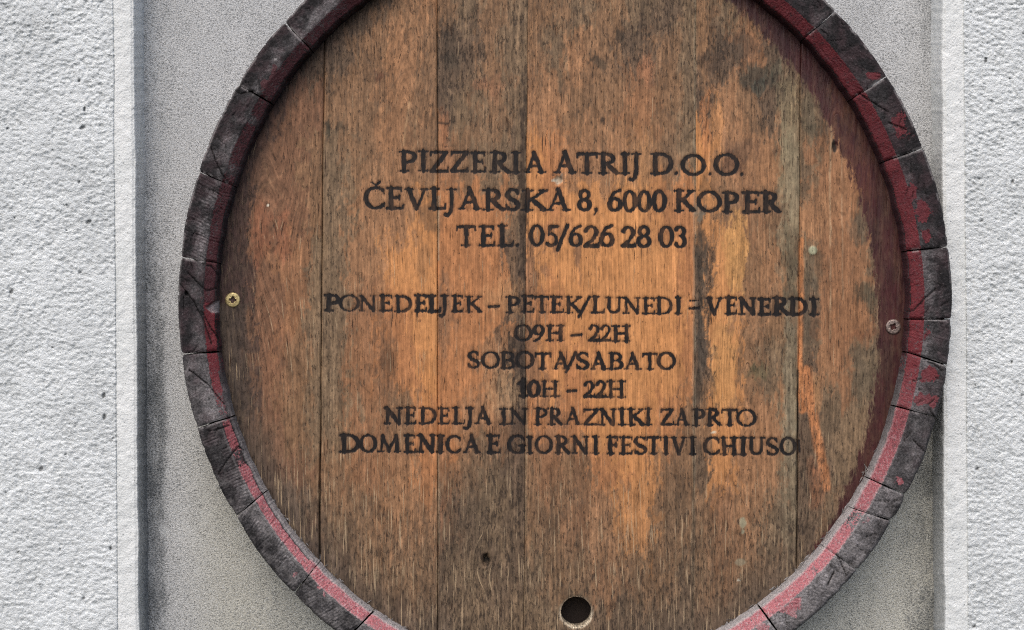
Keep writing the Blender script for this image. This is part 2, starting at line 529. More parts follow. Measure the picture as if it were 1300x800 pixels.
def build_band(eo, ei, side):
    # cross-section: outer edge, face, rounded arris, reveal going back to the panel
    P = []
    fr = np.linspace(0, 1, 22)
    face = [(f, DBAND, 0) for f in fr[:-1]]
    cols_x = []; cols_d = []; g = []
    xo = eo(YS); xi = ei(YS)
    nz = lambda k: (fbm(YS / 7 + k * 3.1, YS * 0 + k, 120, 2) - 0.5)
    cols_x.append(xo); cols_d.append(np.full_like(YS, DBAND + 40)); g.append(0.0)
    cols_x.append(xo + side * -0.2); cols_d.append(np.full_like(YS, DBAND + 0.8)); g.append(0.15)
    for i, f in enumerate(fr[1:-1]):
        cols_x.append(xo + (xi - xo) * f)
        X = cols_x[-1]
        cols_d.append(DBAND - 0.6 + 1.6 * (fbm(X / 9, YS / 9, 130, 3) - 0.5) + (1.2 * (f > 0.9)))
        g.append(0.0)
    # arris + reveal
    real = 1 + DBAND / DP
    for t in np.linspace(0, 1, 9):
        dd = DBAND + 1.0 + t * (DPANEL - DBAND + 1.5)
        # true reveal is square to the wall; mild taper 4 px
        kx = 650 + (xi - 650) * (1 + (DBAND + 1) / DP) / (1 + dd / DP)
        cols_x.append(kx + side * t * 1.0 + 0.9 * (fbm(YS / 9 + t * 2, YS * 0 + t * 4, 121, 3) - 0.5))
        cols_d.append(dd + 0 * YS)
        g.append(0.55 + 0.9 * t if side < 0 else 0.35 + 0.5 * t)  # grimy left reveal; the right reveal's weaker light is painted in
    X = np.stack(cols_x); Dp = np.stack(cols_d)
    Y = np.tile(YS, (len(cols_x), 1))
    v = P3(X, Y, Dp).reshape(-1, 3)
    q = gridquads(*X.shape)
    if side > 0: q = q[:, ::-1]
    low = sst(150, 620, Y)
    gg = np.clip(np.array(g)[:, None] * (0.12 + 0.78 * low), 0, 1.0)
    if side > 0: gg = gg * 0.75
    return mesh_obj('smooth_border', v, q, M_BAND, wall, {'grime_shade': gg.ravel()})


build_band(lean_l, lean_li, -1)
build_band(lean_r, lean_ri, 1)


def build_panel():
    xs = np.concatenate([np.arange(168, 460, 3.0), np.arange(460, 1000, 9.0), np.arange(1000, 1206, 3.0)])
    ys = axis(-560, -20, 820, 1360, 4.0, 12.0)
    X, Y = np.meshgrid(xs, ys, indexing='ij')
    d = DPANEL + 2.5 * (fbm(X / 45, Y / 60, 200, 3) - 0.5)
    v = P3(X, Y, d).reshape(-1, 3)
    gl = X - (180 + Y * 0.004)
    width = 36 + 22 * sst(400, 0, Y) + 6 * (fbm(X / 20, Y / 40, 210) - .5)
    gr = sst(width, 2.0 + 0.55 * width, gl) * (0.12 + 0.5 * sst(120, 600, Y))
    gr2 = sst(58, 4, 1182 + Y * 0.003 - X) * (0.14 + 0.36 * sst(380, 700, Y))  # painted shading in the right corner, stronger lower down
    warm = sst(250, 650, Y) * sst(200, 300, X)
    chalk = sst(1.3, 0.6, np.hypot((X - 208) / 5, (Y - 674) / 7.5))
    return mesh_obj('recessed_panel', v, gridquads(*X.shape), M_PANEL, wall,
                    {'grime_shade': np.maximum(gr, gr2).ravel(), 'warm': warm.ravel(), 'chalk': chalk.ravel()})


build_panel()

# ------------------------------------------------------------------ the barrel
BX, BY = 716.0, 385.0
AO, BO, CO = 490.6, 517.7, (717.4, 384.1)
AI, BI, CI = 439.6, 468.2, (714.1, 385.5)
DHEAD = 27.0
barrel = empty('wine_barrel', tuple(P3(np.float64(716.), np.float64(905.), DPANEL - 2)))
barrel['label'] = 'round wooden wine barrel end with black lettering and red rim, fixed to the white wall'
barrel['category'] = 'barrel'


def ell(theta, q):
    """point on the face ring, q = 0 inner edge, 1 outer edge; theta clockwise on screen from +x"""
    def one(A, B, C):
        # ray from (BX,BY)
        c, s = np.cos(theta), np.sin(theta)
        ox, oy = BX - C[0], BY - C[1]
        a = (c / A) ** 2 + (s / B) ** 2; b = 2 * (ox * c / A ** 2 + oy * s / B ** 2)
        cc = (ox / A) ** 2 + (oy / B) ** 2 - 1
        return (-b + np.sqrt(b * b - 4 * a * cc)) / (2 * a)
    ro = one(AO, BO, CO); ri = one(AI, BI, CI)
    r = ri + (ro - ri) * q
    return BX + r * np.cos(theta), BY + r * np.sin(theta), r


def th(p): return math.atan2(p[1] - BY, p[0] - BX)


joints = [((1062, 13), (1018, 52)), ((1124, 98), (1091, 119)), ((1170, 189), (1121, 206)), ((1204, 313), (1148, 319)),
          ((1206, 405), (1152, 405)), ((1197, 463), (1151, 447)), ((1190, 530), (1135, 515)), ((1148, 628), (1101, 606)),
          ((1130, 660), (1086, 648)), ((1086, 722), (1045, 693)), ((995, 812), (966, 773)),
          ((438, 812), (473, 777)), ((375, 751), (403, 716)), ((300, 656), (329, 629)), ((254, 542), (299, 527)),
          ((229, 450), (280, 446)), ((230, 327), (277, 334)), ((252, 218), (299, 237)), ((304, 108), (343, 130)), ((363, 30), (393, 62))]
J = []
for o_, i_ in joints:
    J.append([th(o_), th(i_)])
# unwrap clockwise
for k in range(1, len(J)):
    for c in (0, 1):
        while J[k][c] < J[k - 1][c] - 0.3: J[k][c] += 2 * math.pi
full = []
for k in range(len(J)):
    a = J[k]; b = J[(k + 1) % len(J)]
    if k + 1 == len(J): b = [b[0] + 2 * math.pi, b[1] + 2 * math.pi]
    full.append(a)
    gap = b[0] - a[0]
    if gap > 0.34:
        n = max(2, int(round(gap / 0.185)))
        for j in range(1, n):
            w = j / n + (0.02 if j % 2 else -0.02)
            full.append([a[0] + (b[0] - a[0]) * w, a[1] + (b[1] - a[1]) * w])
full.append([full[0][0] + 2 * math.pi, full[0][1] + 2 * math.pi])

QCH = 0.36
prof = []      # (q, depth) in the stave's section, from the hidden back over the outside, the end face, the chamfer to the croze
for t in np.linspace(0, 1, 7): prof.append((1.015 + 0.10 * (1 - t), 72 - (72 - 7) * t, 'side'))
prof += [(1.0, 3.6, 'arr'), (0.985, 1.3, 'arr'), (0.955, 0.3, 'face')]
for q in np.linspace(0.93, QCH + 0.03, 26): prof.append((q, 0.0, 'face'))
prof += [(QCH, 0.3, 'edge'), (QCH - 0.03, 1.2, 'cham')]
for q in np.linspace(QCH - 0.06, 0.06, 10): prof.append((q, 1.2 + (QCH - 0.03 - q) * 26, 'cham'))
prof += [(0.03, 10.3, 'lip'), (0.0, 12.0, 'lip')]
for t in np.linspace(0.15, 1, 6): prof.append((0.0, 12.0 + 20 * t, 'wall'))
prof += [(-0.10, 32.2, 'wall'), (-0.10, 38, 'wall'), (0.0, 40, 'wall'), (0.0, 72, 'wall')]
PQ = np.array([p[0] for p in prof]); PD = np.array([p[1] for p in prof]); PK = [p[2] for p in prof]
isface = np.array([k in ('face', 'arr') for k in PK]); ischam = np.array([k in ('cham',) for k in PK])

patches = [((1150, 170), 22, 9, .35), ((1172, 268), 10, 14, 1), ((1176, 300), 6, 7, 1), ((1158, 245), 7, 14, .8), ((1108, 96), 13, 7, .9), ((1142, 160), 10, 20, .7),
           ((1176, 425), 5, 10, .7), ((1180, 475), 14, 11, 1), ((1172, 508), 12, 7, 1), ((1186, 510), 6, 6, .8),
           ((1180, 200), 4, 6, .6), ((1002, 775), 11, 7, 1), ((1012, 768), 7, 6, 1), ((968, 795), 7, 8, 1), ((1142, 611), 4, 6, .8), ((1100, 662), 5, 4, .6),
           ((350, 95), 8, 14, .9), ((338, 108), 8, 10, .8), ((375, 730), 3, 3, .7), ((404, 748), 3, 3, .7), ((412, 755), 3, 2, .7),
           ((309, 601), 5, 9, .7), ((302, 580), 3, 12, .6), ((318, 592), 4, 16, .8), ((256, 378), 6, 7, .45), ((470, -6), 20, 8, .6)]
cracks = [[(267, 187), (272, 200), (279, 214), (285, 227)], [(297, 113), (306, 120), (312, 118), (322, 116)], [(238, 346), (262, 370), (276, 366)],
          [(229, 360), (247, 384), (258, 405), (268, 436)], [(247, 330), (268, 338), (279, 352)], [(256, 395), (270, 420), (279, 432)],
          [(1188, 365), (1172, 380), (1160, 394), (1150, 396)], [(1172, 456), (1186, 462), (1196, 470)], [(1062, 704), (1068, 716), (1074, 730)],
          [(1090, 118), (1118, 137), (1128, 142)], [(1128, 155), (1150, 165)], [(266, 548), (290, 541)], [(277, 601), (302, 566), (310, 572)],
          [(1180, 520), (1190, 538)], [(240, 470), (262, 486), (284, 512)], [(1160, 560), (1176, 575)], [(1050, 742), (1058, 726)], [(1204, 383), (1194, 388)]]


def seg_d(X, Y, pts):
    d = np.full(X.shape, 1e9)
    for (ax, ay), (bx, by) in zip(pts[:-1], pts[1:]):
        vx, vy = bx - ax, by - ay
        t = np.clip(((X - ax) * vx + (Y - ay) * vy) / (vx * vx + vy * vy + 1e-9), 0, 1)
        d = np.minimum(d, np.hypot(X - ax - t * vx, Y - ay - t * vy))
    return d


def build_stave(a, b, k):
    r_ = random.Random(100 + k)
    length = (b[0] - a[0]) * 500
    nf = max(20, int(length / 1.7))
    F = np.linspace(0, 1, nf)
    e = 0.8 / length
    F = np.concatenate([[0, 0.6 * e + 0.004], F[1:-1] * (1 - 0.03) + 0.015, [1 - 0.6 * e - 0.004, 1]])
    gp = r_.uniform(.45, .95) / 500.0
    to = a[0] + gp + (b[0] - a[0] - 2 * gp) * F; ti = a[1] + gp + (b[1] - a[1] - 2 * gp) * F
    q = PQ[:, None]; d0 = PD[:, None] + 0 * F[None, :]
    # the joint ends are not quite radial and wander a little
    wob = (vn(np.linspace(0, 4, len(PQ)), np.zeros(len(PQ)) + k, 300 + k) - 0.5)[:, None] * 0.0022 * (np.abs(F[None, :] - 0.5) * 2) ** 6
    TH = ti[None, :] + (to - ti)[None, :] * np.clip(q, 0, 1) + wob
    X, Y, R = ell(TH, q + 0 * TH)
    # a slightly flatter outline than the ellipse between joints, and worn edges
    face = isface[:, None] + 0 * d0; cham = ischam[:, None] + 0 * d0
    wear = (fbm(TH * 500 / 22, 0 * TH + 3, 320, 4) - 0.5)
    outer = sst(0.9, 1.0, q)
    rad = wear * 1.5 * outer - 1.3 * outer * sst(4, 0, np.minimum(F, 1 - F)[None, :] * length) * (fbm(TH * 500 / 60, 0 * TH + k, 325) > .45) - .9 * outer * sst(.68, .76, fbm(TH * 500 / 9, 0 * TH + 9, 327, 2)) + (q > 0.99) * (-1.2 * 4 * (F[None, :] - 0.5) ** 2)
    nin = (fbm(TH * 500 / 14, 0 * TH + 8, 330, 3) - 0.5)
    rad = rad + nin * 2.6 * sst(0.5, 0.0, q)
    X = X + rad * np.cos(TH); Y = Y + rad * np.sin(TH)
    d = d0 + r_.uniform(-0.8, 1.2) + (F[None, :] - 0.5) * r_.uniform(-1.2, 1.2)
    d = d + face * ((fbm(X / 7, Y / 7, 340, 3) - 0.5) * .7 + .5 * sst(.62, .75, fbm(X / 12, Y / 7, 347, 4, .65)) + (fbm(X / 2.6, Y / 2.6, 345, 2) - .5) * .9) + cham * (fbm(X / 9, Y / 9, 350, 2) - 0.5) * 1.0
    ang = r_.uniform(-0.5, 0.5)
    # arc centre for the rings / saw marks
    tm = (a[0] + b[0]) / 2
    if r_.random() < 0.5 or k in SAWR:
        phi = tm + r_.uniform(-0.35, 0.35) + (math.pi / 2 if k not in SAWR else math.pi / 2 + 0.15)
        cx = X.mean() + 260 * math.cos(phi); cy = Y.mean() + 260 * math.sin(phi)
    else:
        phi = tm + r_.uniform(-0.9, 0.9)
        cx = X.mean() + 120 * math.cos(phi); cy = Y.mean() + 120 * math.sin(phi)
    ring = np.hypot(X - cx, Y - cy)
    sawv = r_.uniform(0.35, 0.85) if k not in SAWR else 1.2
    saw = 0
    d = d + face * saw * 0.28 * sawv
    # edges along the joints fall away
    edge = np.minimum(F, 1 - F)[None, :] * length
    d = d + sst(1.6, 0.0, edge) * 1.6 * (face + cham > 0)
    # chipped wedge on the left
    crack = np.zeros_like(X)
    for c in cracks:
        w = 0.9 * fbm(X / 6, Y / 6, 370) - .35
        dd = seg_d(X + 2.6 * (fbm(X / 9, Y / 9, 372) - .5), Y + 2.6 * (fbm(X / 9, Y / 9, 374) - .5), c)
        m = sst(1.1 + w, 0.25, dd) * (q < 1.02) * (PD[:, None] < 16)
        crack = np.maximum(crack, m)
    for c in range(r_.randint(4, 9)):
        ci, cj = r_.randint(6, 34), r_.randint(2, nf - 3)
        x0, y0 = X[ci, cj], Y[ci, cj]; aa_ = r_.choice([tm, tm, tm + math.pi / 2 + .3]) + r_.uniform(-.7, .7); ll = r_.uniform(6, 20)
        dd = seg_d(X + 4 * (fbm(X / 6, Y / 6, 376) - .5), Y + 4 * (fbm(X / 6, Y / 6, 377) - .5), [(x0, y0), (x0 + ll * math.cos(aa_), y0 + ll * math.sin(aa_))])
        crack = np.maximum(crack, r_.uniform(.4, .85) * sst(.95, .1, dd) * (q < 1) * (PD[:, None] < 9) * (q > QCH - .1))
    d = d + crack * 2.0
    chip = sst(2, 0, seg_d(X, Y, [(263, 391), (275, 385)])) ; tri = sst(1.5, 0, np.maximum(np.maximum(380 - Y + (280 - X) * .55, (Y - 396.5)), 262 - X + np.abs(Y - 391) * 1.2)) * (X < 300) * (X > 250) * (PD[:, None] < 34)
    d = d + tri * 3.5
    nail = sst(3.2, 1.6, np.hypot(X - 237, Y - 373)); d = d + nail * 4 * face
    crack = np.maximum(crack, nail * face * 0.9)
    paint = np.zeros_like(X)
    qq = q + 0 * X
    # painted chamfer
    sinm = np.sin(TH)
    paint = sst(0.015, 0.06, qq) * sst(QCH + 0.02, QCH - 0.02, qq)
    tl = sst(-1.9, -2.4, ((TH + math.pi) % (2 * math.pi)) - math.pi)
    fade = fbm(TH * 500 / 40, 0 * TH, 380, 2)
    paint = paint * (0.35 + 0.85 * sst(0.25, 0.5, fade + 0.15))
    thm = ((TH + math.pi) % (2 * math.pi)) - math.pi
    # left side: narrow strip only, absent on the upper left
    left = (np.abs(thm) > 2.35)
    up_left = (thm < -2.2) & (thm > -2.95)
    mid_left = (np.abs(thm) > 2.95)
    lowl = (thm > 2.35) & (thm <= 2.95)
    paint = np.where(mid_left, sst(0.02, 0.05, qq) * sst(0.36, 0.30, qq) * 0.95, paint)
    paint = np.where(up_left, paint * 0.52, paint)
    paint = np.where(lowl, sst(0.08, 0.13, qq) * sst(0.36, 0.30, qq) * (0.35 + 0.75 * sst(0.25, 0.42, fade + .25 * sst(2.6, 2.4, thm))), paint)
    inw = (PD[:, None] >= 11) & (q < 0.02)
    upr = (thm < 0.15) & (thm > -1.7)
    paint = np.where(inw & upr, 0.62, paint)
    paint = np.where(inw & ~upr, np.where(sinm < 0.2, 0.35, 0.0), paint)
    darker = ((PD[:, None] > 11) & upr) * 0.9 + sst(-1.5, -2.3, thm) * 0.85 + sst(0.3, -0.5, thm) * sst(-2.2, -1.4, thm) * .15  # paint darkened toward the upper left and on the right inner wall
    patch = np.zeros_like(X)
    xp = X + 20 * (fbm(X / 9, Y / 9, 385, 5, .7) - .5); yp = Y + 20 * (fbm(X / 8, Y / 8, 387, 4, .65) - .5)
    for (c, rx, ry, s_) in patches:
        patch = np.maximum(patch, s_ * sst(1.45, 0.55, np.hypot((xp - c[0]) / rx, (yp - c[1]) / ry)))
    patch *= (PD[:, None] < 8) & (qq < 0.98)
    dust_light = sst(0.10, 0.75, sinm) * 0.95  # dust plus a painted lit tone on the upward-facing lower rim
    bot = sst(0.15, 0.6, sinm)
    pale = 0.85 * bot * ((sst(0.09, 0.04, qq) * (PD[:, None] < 40)) + 0.55 * sst(0.035, 0.0, np.abs(qq - QCH - 0.01))) * (qq > -0.05)
    pale = np.maximum(pale, 0.5 * sst(2.0, 0.4, edge) * (PD[:, None] < 6) * (fbm(X / 10, Y / 10, 390) > 0.52))
    pale = np.maximum(pale, tri * 0.75)
    pale = np.maximum(pale, 0.42 * (np.abs(qq - 0.985) < 0.02) * sst(0.4, -0.4, sinm) * (fbm(TH * 500 / 30, 0 * TH, 395) > 0.4))  # highlight painted along the upper outer arris
    pale = np.maximum(pale, 0.25 * bot * (qq > 0.3) * sst(0.4, 0.7, fbm(X / 12, Y / 12, 396, 3)))
    pale = np.maximum(pale, 0.95 * sst(2.6, 1.4, np.hypot(X - 350, (Y - 76) * 1.4)))
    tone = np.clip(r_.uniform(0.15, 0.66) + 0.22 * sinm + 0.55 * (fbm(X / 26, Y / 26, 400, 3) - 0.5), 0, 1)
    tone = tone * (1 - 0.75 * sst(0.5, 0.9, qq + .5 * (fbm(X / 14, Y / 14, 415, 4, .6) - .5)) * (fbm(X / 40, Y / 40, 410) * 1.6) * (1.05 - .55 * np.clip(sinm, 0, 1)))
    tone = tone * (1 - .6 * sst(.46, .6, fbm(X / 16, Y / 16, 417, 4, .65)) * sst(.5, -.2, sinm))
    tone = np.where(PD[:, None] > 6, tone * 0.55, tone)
    kx = 1 + d / DP
    # section is built square to the wall behind the chamfer: keep true positions
    seen_ok = (PD[:, None] <= 12.01)
    kk = np.where(seen_ok, 1 + np.clip(d, 0, 99) / DP, 1 + 12.0 / DP)
    Xw = (650 + (X - 650) * kk - 650) * S; Zw = -(400 + (Y - 400) * kk - 400) * S
    V = np.stack([Xw, d * S, Zw], -1)
    nu, nv = X.shape
    v = V.reshape(-1, 3)
    qd = gridquads(nu, nv)
    # close the section back to front
    i = np.arange(nu * nv).reshape(nu, nv)
    cl = np.stack([i[-1, :-1], i[-1, 1:], i[0, 1:], i[0, :-1]], -1)
    polys = [list(i[:, 0]), list(i[::-1, -1])]
    quads = np.vstack([qd, cl])
    at = dict(darker=darker, paint=paint, tone=tone, dust_light=dust_light + 0 * X, ring=ring, patch=patch, pale=pale, crack=crack, sawv=sawv + 0 * X)
    # lateral faces dark
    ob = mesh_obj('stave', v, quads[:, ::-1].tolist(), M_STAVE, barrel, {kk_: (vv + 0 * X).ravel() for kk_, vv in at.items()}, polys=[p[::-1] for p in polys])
    me = ob.data
    return ob


SAWR = set()
for k in range(len(full) - 1):
    tm = (full[k][0] + full[k + 1][0]) / 2
    tmm = ((tm + math.pi) % (2 * math.pi)) - math.pi
    if 2.2 < tmm < 2.75 or -3.05 < tmm < -2.8: SAWR.add(k)
for k in range(len(full) - 1):
    build_stave(full[k], full[k + 1], k)

# ------------------------------------------------------------------ lettering (drawn with my own brush strokes, as signed distances)
T, t_, s_ = 0.122, 0.076, 0.056


def arc(cx, cy, rx, ry, a0, a1, n=14, wa=T, wb=t_):
    P = []
    for i in range(n + 1):
        a = math.radians(a0 + (a1 - a0) * i / n)
        w = wb + (wa - wb) * abs(math.cos(a)) ** 1.6
        P.append((cx + rx * math.cos(a), cy + ry * math.sin(a), w))
    return P


def L(*p):       # polyline with one weight (last value)
    w = p[-1]; return [(x, y, w) for x, y in p[:-1]]


def serif(x0, x1, y): return L((x0, y), (x1, y), s_)


G = {
    'I': [L((.5, .02), (.5, .98), T), serif(.05, .95, .03), serif(.05, .95, .97)],
    'P': [L((.27, .02), (.27, .98), T), serif(.02, .55, .03), serif(.0, .3, .97), arc(.42, .72, .48, .25, 90, -90), L((.27, .97), (.45, .97), t_), L((.27, .47), (.45, .47), t_)],
    'R': [L((.24, .02), (.24, .98), T), serif(.02, .46, .03), serif(.0, .3, .97), arc(.36, .74, .36, .23, 90, -90), L((.24, .97), (.4, .97), t_), L((.24, .51), (.4, .51), t_), L((.44, .5), (.64, .25), (.88, .05), T * .95), serif(.8, 1.0, .03)],
    'Z': [L((.08, .96), (.9, .96), t_ * 1.1), L((.07, .98), (.04, .80), s_), L((.9, .95), (.1, .05), T), L((.1, .04), (.95, .04), t_ * 1.2), L((.95, .03), (.98, .22), s_)],
    'E': [L((.26, .02), (.26, .98), T), L((.02, .97), (.88, .97), t_), L((.02, .03), (.93, .03), t_), L((.3, .52), (.74, .52), t_), L((.88, .98), (.9, .82), s_), L((.93, .02), (.97, .2), s_), L((.76, .42), (.76, .62), s_)],
    'F': [L((.28, .02), (.28, .98), T), L((.02, .97), (.9, .97), t_), serif(.05, .6, .03), L((.3, .52), (.78, .52), t_), L((.9, .98), (.93, .8), s_), L((.8, .42), (.8, .62), s_)],
    'A': [L((.5, .98), (.14, .04), t_ * 1.05), L((.46, 1.0), (.82, .03), T), L((.28, .34), (.68, .34), t_), serif(.0, .26, .03), serif(.66, 1.0, .03)],
    'T': [L((.5, .02), (.5, .96), T), L((.05, .96), (.95, .96), t_ * 1.1), L((.04, .98), (.02, .78), s_), L((.96, .98), (.98, .78), s_), serif(.28, .72, .03)],
    'J': [L((.62, .98), (.62, .12), (.52, -.16), (.3, -.28), (.1, -.24), T * .85), serif(.25, .98, .97)],
    'D': [L((.2, .02), (.2, .98), T), serif(.0, .25, .03), serif(.0, .25, .97), L((.2, .97), (.45, .97), t_), L((.2, .03), (.45, .03), t_), arc(.42, .5, .5, .47, 90, -90, 18)],
    'O': [arc(.5, .5, .44, .48, 0, 360, 28)],
    '.': [L((.45, .03), (.55, .05), .085)],
    ',': [L((.6, .08), (.62, .0), .085), L((.68, .02), (.5, -.13), (.35, -.2), .045)],
    'C': [arc(.56, .5, .48, .48, 48, 312, 22), L((.9, .86), (.93, .70), s_), L((.9, .16), (.95, .25), s_)],
    'K': [L((.2, .02), (.2, .98), T), serif(.0, .42, .03), serif(.0, .42, .97), L((.86, .96), (.3, .48), t_), L((.38, .54), (.88, .05), T), serif(.72, 1.0, .03), serif(.66, .98, .97)],
    'L': [L((.28, .02), (.28, .98), T), serif(.03, .58, .97), L((.03, .03), (.92, .03), t_), L((.92, .02), (.97, .24), s_)],
    'V': [L((.16, .97), (.5, .03), T), L((.85, .97), (.52, .02), t_), serif(.0, .36, .97), serif(.68, 1.0, .97)],
    'S': [arc(.5, .73, .36, .25, 40, 180, 9, T * .9), L((.14, .72), (.3, .56), (.7, .42), (.86, .27), T), arc(.5, .27, .37, .25, 0, -145, 9, T * .9), L((.82, .95), (.84, .76), s_), L((.12, .05), (.1, .26), s_)],
    'N': [L((.17, .04), (.17, .96), t_ * 1.1), L((.14, .97), (.82, .03), T), L((.84, .02), (.84, .97), t_ * 1.1), serif(.0, .32, .03), serif(.68, 1.0, .97), serif(.0, .2, .97)],
    'U': [L((.2, .97), (.2, .32), T), arc(.5, .3, .31, .27, 180, 360, 10, T * .8), L((.81, .97), (.81, .3), t_ * 1.2), serif(.02, .4, .97), serif(.64, 1.0, .97)],
    'H': [L((.2, .02), (.2, .98), T), L((.8, .02), (.8, .98), T), L((.2, .5), (.8, .5), t_ * 1.1), serif(.0, .4, .03), serif(.0, .4, .97), serif(.6, 1.0, .03), serif(.6, 1.0, .97)],
    'M': [L((.14, .04), (.19, .96), t_), L((.19, .96), (.5, .06), T * .95), L((.5, .06), (.8, .97), t_ * 1.1), L((.8, .96), (.87, .04), T), serif(.0, .26, .03), serif(.74, 1.0, .03)],
    'G': [arc(.54, .5, .47, .48, 48, 318, 22), L((.84, .42), (.84, .1), T * .9), serif(.6, 1.0, .43), L((.88, .86), (.9, .72), s_)],
    'B': [L((.2, .02), (.2, .98), T), serif(.0, .24, .03), serif(.0, .24, .97), L((.2, .97), (.45, .97), t_), L((.2, .52), (.5, .52), t_), L((.2, .03), (.45, .03), t_), arc(.42, .75, .38, .22, 90, -90), arc(.45, .27, .44, .24, 90, -90)],
    '/': [L((.86, 1.02), (.1, -.2), T * .85)],
    '-': [L((.08, .33), (.92, .37), T * .85)],
    '0': [arc(.5, .5, .38, .48, 0, 360, 26)],
    '1': [L((.6, .02), (.6, .98), T * 1.2), L((.58, .95), (.2, .76), T * .7), serif(.25, .95, .03)],
    '2': [arc(.48, .7, .34, .28, 165, -20, 12), L((.8, .62), (.55, .32), (.12, .06), T * .8), L((.1, .05), (.92, .05), T * .9), L((.92, .05), (.96, .2), s_)],
    '3': [arc(.42, .75, .34, .23, 150, -75, 12), arc(.42, .28, .40, .26, 85, -150, 14)],
    '5': [L((.3, .95), (.9, .97), T * .8), L((.3, .95), (.22, .58), t_), arc(.42, .32, .40, .29, 115, -140, 16)],
    '6': [arc(.5, .31, .37, .29, 0, 360, 22), L((.12, .34), (.2, .62), (.45, .88), (.85, 1.0), T * .72)],
    '8': [arc(.5, .75, .30, .22, 0, 360, 18, T * .85), arc(.5, .27, .37, .25, 0, 360, 20)],
    '9': [arc(.48, .68, .36, .28, 0, 360, 22), L((.84, .66), (.78, .4), (.5, .12), (.12, -.02), T * .72)],
}
G['Č'] = G['C'] + [L((.36, 1.24), (.54, 1.10), (.74, 1.25), .06)]

# every line: (height of caps and baseline at two x positions), then the letters with their left and right edges
LINES = [
    ((508, 192, 217.5), (853, 195.5, 221.6), "P 507 529|I 531 544|Z 546 569.5|Z 572 594.5|E 598.5 617|R 622 647.5|I 649 661|A 666 692.5|A 704 730.8|T 732 758|R 759.5 786|I 788 799|J 798 814|D 826 854|. 855 862.4|O 865.5 895.5|. 898 904.5|O 907 937.5|. 939 945"),
    ((465, 238.5, 265), (980, 243.8, 269.8), "Č 462 489|E 491 512.5|V 514 544|L 545.5 566|J 564 579|A 582.5 611|R 613 640.5|S 641.5 660.5|K 663 694.5|A 694 724|8 733 751|, 751 760|6 771.5 790|0 790.5 808.5|0 809 827|0 827.5 846|K 857 883|O 885.5 915.5|P 917.5 938|E 943.5 965|R 966.5 991"),
    ((585, 286, 312), (860, 288, 314), "T 579.5 604|E 608.5 628.5|L 631.5 652|. 653.5 660|0 671.5 691|5 693 709|/ 706 723|6 722 740|2 741 761|6 761 780|2 789 807.5|8 808 827|0 836 855.5|3 857 872"),
    ((415, 374.5, 394.7), (1025, 379, 400.2), "P 412 431.5|O 431 456|N 456 478|E 482 498|D 501 523|E 527 542|L 543.5 560|J 557 569.5|E 574 588|K 591 612|- 620.5 634|P 642.5 660|E 662 678|T 679 697|E 699 715.5|K 717.5 739|/ 733.5 751|L 750.5 768|U 768.5 790|N 791.5 813|E 815.5 832|D 833 854|I 857 865.5|- 875 888|V 896 917|E 921 936|N 938 960|E 963 979|R 981 1002|D 1002 1024.5|I 1027.5 1039"),
    ((655, 412.3, 432.3), (797, 412.8, 433.4), "O 652.5 675|9 676.5 692|H 693.5 716|- 724.5 738.5|2 747 761.5|2 762 776|H 777 800"),
    ((596, 447, 467.6), (855, 448.6, 469.2), "S 593.5 609.5|O 611 634|B 636 654.5|O 654.5 678|T 679 699|A 702 723|/ 717 733|S 731 748.5|A 750 771|B 773 791.5|A 793 814|T 815.5 835|O 834.5 857.5"),
    ((658, 483, 503.3), (792, 484, 504.6), "1 656 670|0 669.5 685.5|H 686.5 709.5|- 719.5 732|2 740.5 755.5|2 755.5 769.5|H 771 794"),
    ((490, 517.3, 537.8), (955, 520, 540.8), "N 488 510.5|E 514 528.5|D 532.5 554|E 556.5 571|L 574 590.5|J 588.5 602|A 603.5 624|I 634 645|N 646 670|P 678 694.5|R 696 714.5|A 717 737.5|Z 741 760|N 761 782|I 785 794.5|K 796.5 819|I 818.5 827.5|Z 838.5 855|A 857.5 874.5|P 880 894.5|R 896.5 916|T 916.5 936|O 935 960"),
    ((435, 552, 574), (1005, 556, 577.8), "D 432 456.5|O 457 478|M 480 508|E 513 527.5|N 530 553|I 555 563.5|C 566 585.5|A 588.5 609.5|E 618.5 635|G 644.5 667|I 668 677|O 679.5 701|R 704.5 724|N 726 748|I 751.5 761|F 771 785|E 787 803.5|S 804.5 822|T 820.5 839|I 842 849.5|V 852 871.5|I 874.5 884|C 893 914|H 915 936.5|I 939.5 948|U 949.5 971|S 972.5 989|O 991 1010.5"),
]
HEAVY = {(3, 0): .7, (3, 5): .6, (3, 6): 1.0, (3, 7): .6, (3, 24): .5, (3, 25): .5, (3, 26): .6, (3, 27): .7, (3, 28): .8, (3, 29): .8, (3, 30): 1.0,
         (6, 0): 1.2, (6, 1): .9, (7, 0): .5, (7, 5): .5, (8, 0): .8, (8, 4): .5, (8, 5): .7, (8, 9): .6, (8, 15): .7, (8, 24): .6,
         (8, 8): .55, (2, 3): .5, (0, 9): .5, (0, 8): .3, (0, 11): .2, (1, 17): .2, (1, 18): .4, (1, 19): .4, (1, 20): .5, (1, 3): .3, (2, 5): -.2, (3, 1): -.3, (3, 2): -.2, (3, 4): .1, (4, 6): .1, (5, 4): .2}
segs = []       # x0,y0,x1,y1,w0,w1 in photograph pixels
